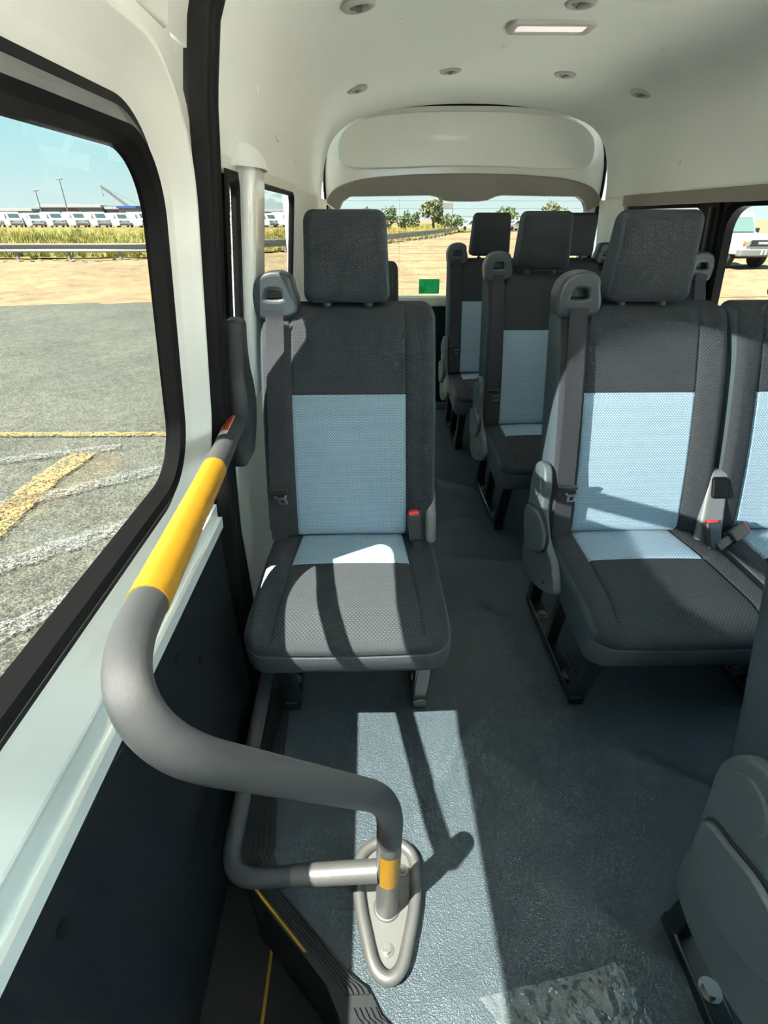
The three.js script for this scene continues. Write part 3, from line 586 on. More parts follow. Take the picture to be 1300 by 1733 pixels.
function buckle(g, x, y, d, rx, rz, ry = 0) {
  const k = part('buckle', seatBits.buckle, M.darkPlastic, g, 'black belt buckle'); put(k, x, y, d, rx, ry, rz); k.scale.setScalar(1.28);
  part('button', seatBits.button, M.red, k, 'red release button'); part('stalk', seatBits.stalk, M.darkPlastic, k);
}
function legFrame(g, x, mat = M.blackSteel) {
  const f = part('leg_frame', seatBits.legFoot, mat, g, 'black steel leg frame'); put(f, x, 0, 0);
  part('front_leg', seatBits.legFront, mat, f); part('middle_leg', seatBits.legMid, mat, f); part('rear_leg', seatBits.legRear, mat, f);
  for (const d of [0.18, 0.43]) put(part('bolt', seatBits.bolt, M.bolt, f), 0, 0, d);
}
function underFrame(g, x0, x1) { part('under_frame', merge([block(x0, x1, 0.235, 0.262, 0.055, 0.09, 0.006), block(x0, x1, 0.24, 0.268, 0.42, 0.46, 0.006)]), M.blackSteel, g); }
function sideShield(g, x, s) {
  const f = part('side_shield', seatBits.shield, M.shield, g, 'grey plastic hinge cover'); put(f, x, 0, 0); f.scale.x = s;
  part('hinge_disc', seatBits.disc, M.shield, f); part('lever_gap', seatBits.leverGap, M.darkPlastic, f); part('lever', seatBits.lever, M.shield, f); part('screw', cyl(0.005, 0.005, 0.004, [-0.010, 0.265, 0.30], 'x', 12), M.darkPlastic, f);
}
function singleSeat(label, x, d, lift) {
  const g = thing('passenger_seat', label, 'seat', [x, 0, d], 'single seats by the door side');
  place(g, 0, -1, lift);
  buckle(g, 0.180, 0.375, 0.355, -0.25, 0.12);
  part('hinge_cover', pad({ w: 0.03, h: 0.155, t: 0.15, r: 0.013, na: 1, nb: 4, nc: 4, def: (a, b, c) => [a + 0.222, 0.345 + b, 0.375 + c + b * 0.2 + 0.07 * smooth(0.155, 0.03, c) * smooth(0.07, 0.155, b)] }).main, M.plastic, g, 'grey plastic hinge cover');
  legFrame(g, -0.16); legFrame(g, 0.178); underFrame(g, -0.2, 0.2);
  return g;
}
function doubleSeat(label, x, d, lift, y = 0) {
  const g = thing('bench_seat', label, 'seat', [x, y, d], 'double seats along the right side');
  place(g, 0, -1, lift); place(g, 0.474, 1, lift);
  sideShield(g, -0.248, 1);
  legFrame(g, -0.185); legFrame(g, 0.30); legFrame(g, 0.66); underFrame(g, -0.2, 0.68);
  part('centre_bracket', pad({ w: 0.075, h: 0.20, t: 0.03, r: 0.013, na: 4, nb: 6, def: (a, b, c) => [0.222 + a * lerp(1.0, 0.72, b / 0.2) + 0.02 * b / 0.2, 0.335 + b, 0.355 + b * 0.42 + c] }).main, M.plastic, g, 'grey plastic bracket between the places');
  part('bracket_hollow', pad({ w: 0.045, h: 0.055, t: 0.02, r: 0.009, def: (a, b, c) => [0.240 + a, 0.465 + b, 0.400 + b * 0.42 + c] }).main, M.rubber, g);
  buckle(g, 0.208, 0.352, 0.318, -0.55, 0.06); buckle(g, 0.262, 0.372, 0.345, -0.9, -1.05, 0.3);
  return g;
}
singleSeat('single passenger seat with sunlit cushion beside the yellow handrail', -0.060, 0.83, -0.003);
singleSeat('far single seat showing only above the near seat\'s headrest', -0.085, 2.36, 0.006);
doubleSeat('nearest double seat on the right with two red buckles in view', 0.728, 0.83, -0.003);
doubleSeat('middle double seat on the right, between the near and rear ones', 0.715, 1.73, 0.004);
doubleSeat('rearmost double seat on the right in front of the tailgate', 0.675, 2.60, 0.006);
doubleSeat('front double seat cut off by the lower right corner', 0.735, -0.10, 0);

// ------------------------------------------------------------------ handrail by the step
{
  const g = thing('handrail', 'bent grey handrail with a yellow grip sleeve by the entry step', 'handrail', [0, 0, 0]);
  const f = fillet([[0.017, 0.004, 0.468], [0.022, 0.372, 0.462, 0.075], [-0.222, 0.805, 0.258, 0.15], [-0.292, 0.742, 0.87, 0.2], [-0.318, 0.735, 1.20]], 14);
  const L = f.total, R = 0.0212;
  // arc positions by depth on the long run
  const sAt = (d) => { let best = 1; for (let i = 400; i > 0; i--) { const p = f(i / 400); if (-p.z < d) { best = i / 400; break; } } return best; };
  const sy = [0.55, 0.6]; let s0 = 0; for (let i = 0; i <= 400; i++) { const p = f(i / 400); if (p.y < 0.30) s0 = i / 400; }
  const y0 = sAt(0.435), y1 = sAt(0.865), e0 = sAt(1.0);
  part('rail', tube(f, R, s0 * 0.86, 1, 220, 28), M.railGrey, g);
  part('post', tube(f, R * 0.99, 0, s0 * 0.87, 20, 28), M.railSilver, g, 'bare silver lower post');
  part('grip_sleeve', tube(f, R + 0.0012, y0, y1, 60, 28), M.yellow, g, 'bright yellow grip sleeve');
  // reflective patch on the post and the sticker near the pillar: bent strips on the tube
  const wrap = (sa, sb, a0, a1, r) => sheet(12, 30, (u, v) => {
    const s = lerp(sa, sb, v), p = f(s), t = f(Math.min(1, s + 0.004)).sub(f(Math.max(0, s - 0.004))).normalize();
    const up = Math.abs(t.y) > 0.8 ? new THREE.Vector3(0, 0, 1) : new THREE.Vector3(0, 1, 0), sd = up.clone().cross(t).normalize(), n = t.clone().cross(sd), a = lerp(a0, a1, u);
    p.addScaledVector(sd, Math.sin(a) * r).addScaledVector(n, Math.cos(a) * r); return [p.x, p.y, -p.z, u, v];
  });
  part('reflector', wrap(s0 * 0.45, s0 * 0.78, -0.85, 0.75, R + 0.0008), M.yellow, g, 'small yellow reflector on the post');
  const cv = document.createElement('canvas'); cv.width = 128; cv.height = 512; const cx = cv.getContext('2d');
  cx.fillStyle = '#d8d8d4'; cx.fillRect(0, 0, 128, 512); cx.fillStyle = '#c8431c'; cx.fillRect(6, 10, 52, 430); cx.fillStyle = '#2a1a14';
  for (let i = 0; i < 14; i++) cx.fillRect(16 + (i % 3) * 6, 30 + i * 28, 30, 12);
  cx.fillStyle = '#8a8f94'; for (let i = 0; i < 30; i++) { cx.fillRect(70, 20 + i * 15, 40 - (i * 7) % 17, 5); }
  const st = new THREE.CanvasTexture(cv); st.colorSpace = THREE.SRGBColorSpace;
  part('warning_sticker', wrap(e0, sAt(1.17), -0.2, 1.7, R + 0.0008), std(C(1, 1, 1), 0.5, { map: st }), g, 'orange and white warning sticker');
  // foot plate with a tube ring
  const ringPts = smoothLoop([[-0.030, 0.560], [0.018, 0.585], [0.068, 0.560], [0.074, 0.500], [0.056, 0.420], [0.036, 0.372], [0.016, 0.362], [-0.004, 0.374], [-0.022, 0.425], [-0.036, 0.500]], 8);
  const rf = (s) => { const n = ringPts.length, k = Math.floor(s * n) % n, q = ringPts[(k + 1) % n], p = ringPts[k], u = s * n - Math.floor(s * n); return V(lerp(p[0], q[0], u), 0.020, lerp(p[1], q[1], u)); };
  part('foot_ring', tube(rf, 0.0115, 0, 1, 80, 16, true), M.railSilver, g, 'grey rounded tube ring round the foot plate');
  const pl = extrude(ringPts.map(([x, d]) => [x, d]), 0.005, 0.001); pl.rotateX(-Math.PI / 2); pl.translate(0, 0.010, 0); part('foot_plate', pl, M.plate, g);
  part('weld_collar', new THREE.TorusGeometry(0.021, 0.004, 10, 32).rotateX(Math.PI / 2).translate(0.017, 0.017, -0.468), M.railSilver, g);
  for (const [x, d] of [[0.016, 0.402], [0.050, 0.530]]) part('bolt', merge([cyl(0.011, 0.011, 0.003, [x, 0.017, d], 'y', 24), cyl(0.008, 0.007, 0.006, [x, 0.021, d], 'y', 6)]), M.bolt, g);
  part('cross_tube', tube(line([0.0, 0.150, 0.468], [-0.150, 0.140, 0.468]), 0.0185, 0, 1, 12, 24), M.railSilver, g, 'silver cross tube');
  part('guard_tube', tube(fillet([[-0.148, 0.140, 0.468], [-0.268, 0.128, 0.470, 0.085], [-0.272, 0.140, 0.86, 0.05], [-0.270, 0.14, 1.02]]), 0.0165, 0, 1, 80, 20), M.railDark, g, 'dark low guard tube');
  part('wall_bracket', pad({ w: 0.045, h: 0.34, t: 0.11, r: 0.018, na: 2, nb: 12, nc: 3, def: (a, b, c) => { const y = 0.62 + b, k = Math.sin(Math.PI * clamp((b - 0.02) / 0.2, 0, 1)); return [XS(-1, y, 1.16, 0.042) + 0.010 * k - a * -1, y, 1.13 + c * lerp(1, 0.55, smooth(0.16, 0.3, b)) - 0.012 * k]; } }).main, M.darkPlastic, g, 'black moulded bracket on the pillar');
}

// ------------------------------------------------------------------ ceiling lamps
function roundLamp(label, x, d) {
  const y = 1.695 - 0.17 * (x - CX) ** 2 - (Math.abs(x - CX) > 0.5 ? 0.012 : 0.003);
  const g = thing('ceiling_spot', label, 'ceiling lamp', [x, y, d], 'round ceiling spots');
  g.rotation.z = -0.30 * (x - CX);
  part('ring', new THREE.LatheGeometry([[0.026, -0.004], [0.033, -0.008], [0.042, -0.006], [0.047, 0.0], [0.045, 0.004]].map((p) => new THREE.Vector2(...p)), 40), M.bezel, g, 'grey bezel');
  const l = new THREE.SphereGeometry(0.03, 24, 10, 0, Math.PI * 2, Math.PI / 2, Math.PI / 2); l.scale(1, 0.25, 1); part('lens', l, M.steel, g);
  part('tab', block(-0.008, 0.008, -0.0095, -0.004, -0.02, 0.02, 0.002), M.plate, g);
}
roundLamp('leftmost round ceiling spot of the rear row of four', -0.045, 2.80);
roundLamp('second round ceiling spot from the left in the rear row', 0.350, 2.79);
roundLamp('third round ceiling spot from the left in the rear row', 0.842, 2.80);
roundLamp('rightmost round ceiling spot of the rear row of four', 1.185, 2.80);
roundLamp('round ceiling spot at the top edge, left of the dome lamp', -0.02, 1.82);
roundLamp('round ceiling spot just above the lit dome lamp', 0.625, 2.02);
{
  const g = thing('dome_lamp', 'lit rectangular dome lamp on the ceiling', 'ceiling lamp', [0.60, 1.690, 2.22]);
  part('bezel', extrude(roundRect(-0.135, 0.135, -0.052, 0.052, 0.02), 0.008, 0.004, [roundRect(-0.118, 0.118, -0.038, 0.038, 0.014)]).rotateX(Math.PI / 2), M.bezel, g);
  part('diffuser', extrude(roundRect(-0.120, 0.120, -0.040, 0.040, 0.015), 0.006, 0.002).rotateX(Math.PI / 2), std(C(0.85, 0.82, 0.82), 0.4, { emissive: C(1, 0.86, 0.84), emissiveIntensity: 0.26 }), g, 'glowing white diffuser');
  const r = new THREE.RectAreaLight(new THREE.Color().setRGB(1, 0.90, 0.86), 8, 0.23, 0.075); r.position.set(0, -0.016, 0); r.rotation.x = -Math.PI / 2; g.add(r);
  const f = g.clone(); f.name = numbered('dome_lamp'); f.position.copy(V(0.60, 1.690, 0.25)); f.userData = { label: 'added dome lamp over the front bench, above the picture, for fill light', category: 'ceiling lamp' }; scene.add(f);  // added front lamp, fill light for the cabin
}

// ------------------------------------------------------------------ loose things
{ // clear plastic bag on the floor
  const q = [[0.30, 0.16], [0.168, 0.335], [0.425, 0.375], [0.47, 0.16]];
  const geo = slab(70, 70, (s, t) => {
    const x = lerp(lerp(q[0][0], q[3][0], s), lerp(q[1][0], q[2][0], s), t), d = lerp(lerp(q[0][1], q[3][1], s), lerp(q[1][1], q[2][1], s), t);
    const cr = Math.abs(nz(x * 30, d * 22, 3)) * 0.010 + Math.abs(nz(x * 60, d * 40, 8)) * 0.002 + 0.012 * smooth(0.75, 0.95, s) * (0.5 + nz(x * 70, d * 26, 4));
    return [x, 0.013 + cr, d];
  }, [0, -0.0015, 0]);
  single('plastic_bag', geo, M.clearFilm, 'crumpled clear plastic bag lying on the floor', 'bag');
}
{ // sticker on the rear window
  const cv = document.createElement('canvas'); cv.width = 256; cv.height = 160; const cx = cv.getContext('2d');
  cx.fillStyle = '#2fd492'; cx.fillRect(0, 0, 256, 160); cx.fillStyle = '#b4f0d4';
  cx.fillRect(22, 18, 26, 8); cx.fillRect(22, 18, 8, 30); cx.fillRect(40, 40, 10, 26); cx.fillRect(20, 62, 30, 7); cx.fillStyle = '#1fb47a'; cx.fillRect(12, 86, 60, 64); cx.fillStyle = '#7fe6bb';
  for (let i = 0; i < 5; i++) cx.fillRect(110 + i * 26, 70 + (i * 13) % 30, 12, 70 - (i * 13) % 30);
  const t = new THREE.CanvasTexture(cv); t.colorSpace = THREE.SRGBColorSpace;
  const m = single('window_sticker', new THREE.BoxGeometry(0.13, 0.086, 0.0012), phys(C(1, 1, 1), 0.9, { map: t, transmission: 0.6, thickness: 0 }), 'green sticker on the lower rear window', 'sticker');
  m.position.copy(V(0.375, 0.770, 3.529));
}

// ------------------------------------------------------------------ outside: yard, sand, guard rail, parked vehicles
const GY = -0.6;
const sandEdge = (x) => interp([[-60, 11], [-9, 12.3], [-5, 13.4], [-1, 13.9], [60, 13.9]], x) + 0.25 * nz(x * 0.7, 3) + 0.06 * nz(x * 4, 9);
struct('ground_asphalt', sheet(120, 60, (s, t) => { const x = lerp(-60, 1.3, s), d = lerp(-30, sandEdge(x) + 0.3, t); return [x, GY + 0.012 * nz(x * 0.5, d * 0.5), d, x, d]; }), M.asphalt, 'worn grey asphalt yard beside the minibus', 'ground');
const land = (x, d) => {
  const rail = interp(RAIL.map(([a, b]) => [a, b]), x);
  const u = d - rail; let y = GY + 0.56 * smooth(2, 55, u);
  y += 0.10 * smooth(14.5, 17, d) * smooth(4, -3, u) * (nz(x * 0.35, d * 1.1, 1) + 0.5 * nz(x * 0.9, d * 2.6, 2)) + 0.025 * nz(x * 2.5, d * 4, 6) * smooth(14, 15, d);
  return y;
};
var RAIL = [[-60, 26], [-18, 28], [-10, 28.6], [-6, 33], [0, 42], [7, 62], [13, 85], [60, 140]];
struct('ground_sand', merge([
  sheet(300, 200, (s, t) => { const x = lerp(-95, 95, s), e = sandEdge(x), d = lerp(e, 70, t * t * 0.6 + t * 0.4), r = interp(RAIL, x); return [x, land(x, d) - (d > r + 1 ? 0.15 : 0), d, x, d]; }),
  sheet(60, 60, (s, t) => { const x = lerp(1.25, 95, s), d = lerp(-30, 15, t); return [x, GY - 0.01 + 0.02 * nz(x, d), d, x, d]; }),
  sheet(20, 20, (s, t) => { const x = lerp(-700, 700, s), d = lerp(60, 900, t); return [x, -0.64, d, x, d]; }),
]), M.sand, 'pale wind-rippled sand beyond the asphalt', 'ground');
{
  const g = struct('ground_grass', sheet(240, 60, (s, t) => { const x = lerp(-95, 40, s), r = interp(RAIL, x), d = r + 0.6 + t * 58; return [x, land(x, d) + 0.04 + 0.08 * Math.abs(nz(x * 1.7, d * 1.3)), d, x, d]; }), M.grass, 'yellow green rough grass behind the guard rail', 'grass');
}
{ // tufts standing in the grass
  const blade = new THREE.BufferGeometry(); const pos = [];
  for (let k = 0; k < 7; k++) { const a = k * 0.9, l = 0.35 + 0.15 * ((k * 37) % 10) / 10, ox = Math.cos(a) * 0.12, oz = Math.sin(a) * 0.12; pos.push(-0.03 + ox * 0.3, 0, oz * 0.3, 0.03 + ox * 0.3, 0, oz * 0.3, ox * 1.6, l, oz * 1.6); }
  blade.setAttribute('position', new THREE.Float32BufferAttribute(pos, 3)); blade.computeVertexNormals();
  const n = 6000, im = new THREE.InstancedMesh(blade, std(C(1, 1, 1), 0.9), n), m = new THREE.Matrix4(), q = new THREE.Quaternion(), c = new THREE.Color();
  for (let i = 0; i < n; i++) {
    const x = rr(-42, 14), d = interp(RAIL, x) + 0.8 + 40 * rnd() * rnd(), k = rr(0.7, 1.6), mix = nz(x * 0.15, d * 0.1, 4) + rr(-0.3, 0.3);
    m.compose(V(x, land(x, d) + 0.02, d), q.setFromAxisAngle(new THREE.Vector3(0, 1, 0), rr(0, 6.28)), new THREE.Vector3(k, k, k)); im.setMatrixAt(i, m);
    im.setColorAt(i, mix > -0.05 ? c.setRGB(0.36, 0.27, 0.07) : c.setRGB(0.20, 0.21, 0.05));
  }
  im.name = 'grass_tufts'; im.userData = { kind: 'stuff', label: 'dry grass tufts behind the guard rail', category: 'grass' }; scene.add(shade(im));
}
struct('added_concrete', slab(20, 20, (s, t) => { const x = lerp(1.25, 6.2, s), d = lerp(-9, 7.5, t); return [x, GY + 0.03, d, x, d]; }, [0, -0.05, 0]), std(C(0.60, 0.58, 0.53), 0.9, { bumpMap: asphaltBump, bumpScale: 0.002 }), 'added pale concrete apron on the right, unseen, bouncing sunlight onto the ceiling', 'ground');  // added unseen apron, reflects sunlight up to the ceiling
{ // paint on the asphalt
  const g = structGroup('ground_markings', 'worn yellow and white paint lines on the asphalt', 'road marking');
  const worn = dataTex(512, (u, v) => (gn1(u, v) * 0.5 + gn5(u, v) * 0.7 > 0.60 ? 1 : 0), false, 0.9), wornMuch = dataTex(512, (u, v) => (gn1(u, v) * 0.5 + gn5(u, v) * 0.8 > 0.74 ? 1 : 0), false, 0.7);
  const mk = (pts, w, mat, name, k = 1) => part(name, sheet(6, 120, (s, t) => {
    const n = pts.length - 1, i = Math.min(n - 1, Math.floor(t * n)), f = t * n - i, x = lerp(pts[i][0], pts[i + 1][0], f), d = lerp(pts[i][1], pts[i + 1][1], f), dx = pts[i + 1][0] - pts[i][0], dd = pts[i + 1][1] - pts[i][1], l = Math.hypot(dx, dd), o = (s - 0.5) * w * (1 + 0.35 * nz(t * 30 * k, s > 0.5 ? 3 : 8));
    return [x - dd / l * o, GY + 0.02, d + dx / l * o, s * w, t * l * n];
  }), mat, g);
  const yl = std(C(0.24, 0.18, 0.055), 0.9, { alphaMap: worn, transparent: true }), or = std(C(0.27, 0.18, 0.07), 0.9, { alphaMap: worn, transparent: true }), wh = std(C(0.17, 0.168, 0.158), 0.9, { alphaMap: wornMuch, transparent: true });
  mk([[-12, 4.62], [-3.4, 4.545], [-1.2, 4.50]], 0.10, yl, 'yellow_line');
  mk([[-2.44, 4.10], [-2.50, 3.6], [-2.44, 2.75], [-2.40, 2.1]], 0.22, or, 'orange_line');
  mk([[-4.2, 3.5], [-3.05, 3.95], [-2.2, 4.23]], 0.13, wh, 'white_line'); mk([[-3.6, 2.5], [-2.7, 3.08], [-1.6, 3.80], [-0.9, 4.2]], 0.16, wh, 'white_line'); mk([[-3.2, 1.6], [-2.25, 2.35], [-1.35, 3.1], [-0.8, 3.5]], 0.17, wh, 'white_line'); mk([[-2.4, 1.2], [-1.7, 2.0], [-1.1, 2.7]], 0.14, wh, 'white_line');
}
{ // guard rail: W beam on posts
  const g = thing('guard_rail', 'long galvanised steel guard rail between sand and grass', 'guard rail');
  const w = [[0, 0.68], [0.05, 0.655], [0.055, 0.61], [0.0, 0.57], [-0.01, 0.50], [0.0, 0.43], [0.055, 0.39], [0.05, 0.34], [0, 0.315]];
  const curve = new THREE.CatmullRomCurve3(RAIL.slice(0, 7).map(([x, d]) => new THREE.Vector3(x, 0, d)), false, 'centripetal');
  part('beam', sheet(w.length - 1, 300, (s, t) => { const p = curve.getPointAt(t), q = w[Math.round(s * (w.length - 1))]; return [p.x, GY + q[1] * 1.05, p.z - q[0]]; }), M.galvanised, g);
  for (let i = 0; i < 34; i++) { const p = curve.getPointAt(0.12 + i * 0.022); part('post', block(p.x - 0.06, p.x + 0.06, GY - 0.2, GY + 0.66, p.z + 0.02, p.z + 0.14, 0.01), M.galvanised, g); }
}
{ // rubble along the rail foot
  for (let i = 0; i < 46; i++) {
    const x = -21 + i * 0.275 + rr(-0.04, 0.04), d = interp(RAIL, x) - rr(0.2, 1.8), r = rr(0.045, 0.085), geo = new THREE.IcosahedronGeometry(r, 1), p = geo.attributes.position;
    for (let k = 0; k < p.count; k++) { const f = 1 + 0.5 * nz(p.getX(k) * 9 + i, p.getY(k) * 9, p.getZ(k) * 9); p.setXYZ(k, p.getX(k) * f * 1.5, p.getY(k) * f * 0.7, p.getZ(k) * f); }
    geo.computeVertexNormals(); geo.translate(x, land(x, d) + r * 0.25, -d);
    single('rubble_stone', geo, i % 3 ? M.stone : M.sand, 'loose stone in the rubble at the foot of the guard rail', 'stone', 'rubble along the guard rail');
  }
}
// parked white vans
function vanShape() {
  const g = new THREE.Group();
  const side = [[0, 0.35], [0.05, 0.95], [0.35, 1.15], [0.95, 1.85], [1.3, 1.98], [4.9, 1.98], [5.0, 1.85], [5.02, 0.4], [4.9, 0.3], [0.1, 0.28]];
  part('body', extrudeSide(side, -0.85, 1.7, 0.05), M.white, g);
  const wind = sheet(6, 4, (s, t) => [lerp(-0.74, 0.74, s), lerp(1.22, 1.80, t), lerp(0.34, 0.84, t)]); part('windscreen', wind, M.carGlass, g, 'dark windscreen');
  for (const s of [-1, 1]) part('side_window', extrudeSide([[0.75, 1.18], [1.08, 1.70], [1.75, 1.72], [1.75, 1.18]], s * 0.905 - 0.01, 0.02, 0.003), M.carGlass, g);
  for (const s of [-1, 1]) for (const d of [0.95, 4.0]) part('wheel', cyl(0.33, 0.33, 0.22, [s * 0.78, 0.33, d], 'x', 20), M.tyre, g);
  for (const s of [-1, 1]) part('headlamp', block(s * 0.62 - 0.16, s * 0.62 + 0.16, 0.72, 0.90, -0.02, 0.06, 0.02), M.steel, g);
  part('bumper', block(-0.86, 0.86, 0.3, 0.55, -0.08, 0.2, 0.04), M.galvanised, g);
  return g;
}
const vanProto = vanShape();
const vanLabel = ['leftmost white van in the distant parked row', 'second white van from the left in the parked row', 'third white van from the left in the parked row', 'fourth white van from the left in the parked row', 'fifth white van from the left in the parked row', 'sixth white van from the left in the parked row', 'seventh white van from the left in the parked row', 'eighth white van from the left in the parked row', 'ninth white van from the left in the parked row'];
for (let i = 0; i < 13; i++) {
  const v = vanProto.clone(); v.name = numbered('parked_van');
  const far = i >= 9, x = far ? [-18.6, -15.2, -11.8, -22.0][i - 9] : [-56.5, -53.2, -50.0, -46.9, -43.4, -40.2, -37.0, -33.6, -30.4][i], d = 90 + (far ? 4 : 0) + rr(-0.15, 0.15);
  v.position.copy(V(x, land(x, d) + 0.03, d)); v.rotation.y = 0.78; v.scale.setScalar(i % 4 === 2 ? 0.94 : 1);
  v.userData = { label: far ? ['white parked van seen in the left rear side window, middle one', 'white parked van seen in the left rear side window, right of the middle', 'rightmost white parked van seen in the left rear side window', 'leftmost white parked van seen in the left rear side window'][i - 9] : vanLabel[i], category: 'van', group: 'white vans parked behind the grass' };
  scene.add(v);
}
{ // van and coach out of view; spotlight at the coach windscreen lights the right seat
  const n = vanProto.clone(); n.name = numbered('parked_van'); n.position.copy(V(7.4, GY + 0.02, -2.6)); n.rotation.y = 0; n.scale.set(1.15, 1.15, 1.15);  // unseen van, placed to reflect sunlight through the right windows
  n.userData = { label: 'white van on the right, out of view, placed to reflect light into the cabin', category: 'van' }; scene.add(n);
  const a = vanProto.clone(); a.name = numbered('unseen_coach'); a.position.copy(V(-9.4, GY + 0.02, -4.0)); a.rotation.y = Math.PI / 2 + 0.40; a.scale.setScalar(2.2); a.userData = { label: 'tall white coach ahead on the left, out of view, placed to carry the light on the right seat', category: 'coach' }; scene.add(a);  // unseen coach, placed where the spotlight needs a windscreen
  const unseenSpot = new THREE.SpotLight(new THREE.Color().setRGB(1, 0.95, 0.88), 5400, 0, 0.039, 0.1, 2); unseenSpot.position.copy(V(-8.25, 3.35, -3.05)); unseenSpot.target.position.copy(V(-0.33, 0.96, 0.60)); unseenSpot.castShadow = true; unseenSpot.shadow.radius = 2;  // spotlight out of view, stands in for reflected sun on the right seat
  scene.add(unseenSpot, unseenSpot.target);
}
// low buildings of the depot
function depot(label, x0, x1, h, d, wall, roof, sign) {
  const g = thing('depot_building', label, 'building', [(x0 + x1) / 2, -0.1, d], 'low depot buildings');
  const w = x1 - x0;
  part('wall', block(-w / 2, w / 2, 0, h, 0, 9, 0.05), wall, g);
  part('roof', block(-w / 2 - 0.2, w / 2 + 0.2, h, h + 0.5, -0.5, 9.3, 0.05), roof, g);
  const n = Math.max(2, Math.round(w / 3));
  for (let i = 0; i < n; i++) part('window', block(-w / 2 + (i + 0.25) * w / n, -w / 2 + (i + 0.75) * w / n, h * 0.45, h * 0.75, -0.06, 0.02, 0.01), M.carGlass, g);
  if (sign) part('sign_board', block(-w * 0.12, w * 0.12, h * 0.55, h * 0.9, -0.14, -0.04, 0.01), sign, g, 'red sign board');
}
const wallA = std(C(0.22, 0.23, 0.23), 0.9), wallB = std(C(0.15, 0.18, 0.21), 0.9), roofW = std(C(0.30, 0.30, 0.3), 0.7), roofB = std(C(0.025, 0.07, 0.22), 0.6), redS = std(C(0.25, 0.06, 0.06), 0.7);
depot('low white depot shed at the far left', -84, -71.5, 2.6, 128, wallA, roofW);
depot('grey depot hall with a red sign board', -71, -57.8, 3.3, 130, wallB, roofW, redS);
depot('second grey depot hall, left of the blue roof', -57.2, -53.6, 3.0, 131, wallB, roofW, redS);
depot('depot building with a blue roof', -52.9, -49.2, 3.1, 127, wallA, roofB);
depot('pale low shed right of the blue roof', -48.9, -40, 2.3, 132, wallA, roofW);
depot('pale distant shed seen in the left rear side window', -27, -14, 2.6, 140, wallA, roofW);
for (const [x, h, d, l] of [[-65.3, 6.1, 120, 'shorter street lamp at the left over the depot'], [-60.1, 8.0, 120, 'tall slim street lamp in the middle of the depot'], [-43.2, 7.5, 120, 'twin-headed street lamp at the window edge']]) {
  const g = thing('street_lamp', l, 'street lamp', [x, -0.2, d], 'street lamps over the depot');
  part('pole', cyl(0.14, 0.08, h, [0, h / 2, 0], 'y', 12), M.steel, g); part('head', block(-0.55, 0.55, h - 0.05, h + 0.12, -0.15, 0.15, 0.04), M.steel, g);
}
{ // mobile crane
  const g = thing('crane', 'mobile crane with raised lattice boom above the depot', 'crane', [-55.2, -0.1, 146]);
  const boom = []; const A = [0, 1.4, 0], B = [-8.6, 7.95, 0];
  const P = (t, o, q) => [lerp(A[0], B[0], t) + o * 0.6, lerp(A[1], B[1], t) + o * 0.8, q];
  for (const [o, q] of [[-0.28, -0.25], [0.28, -0.25], [-0.28, 0.25], [0.28, 0.25]]) boom.push(bar(P(0, o, q), P(1, o * 0.4, q), 0.17, 0.17, 0.01));
  for (let i = 0; i < 18; i++) for (const q of [-0.25, 0.25]) boom.push(bar(P(i / 18, i % 2 ? -0.26 : 0.26, q), P((i + 1) / 18, i % 2 ? 0.26 : -0.26, q), 0.10, 0.10, 0.01));
  part('boom', merge(boom), M.steel, g);
  part('cab', block(-1.4, 1.6, -0.2, 2.2, -1.2, 1.2, 0.1), M.steel, g); part('hook_line', cyl(0.04, 0.04, 1.5, [-8.5, 7.1, 0], 'y', 8), M.steel, g); part('hook', block(-8.65, -8.35, 6.0, 6.4, -0.12, 0.12, 0.05), M.steel, g);
  part('backstay', merge([bar([-8.5, 8.0, 0], [2.2, 2.9, 0], 0.07, 0.07, 0.01), bar([1.2, 2.0, 0], [2.3, 3.0, 0], 0.2, 0.2, 0.02)]), M.steel, g);
}
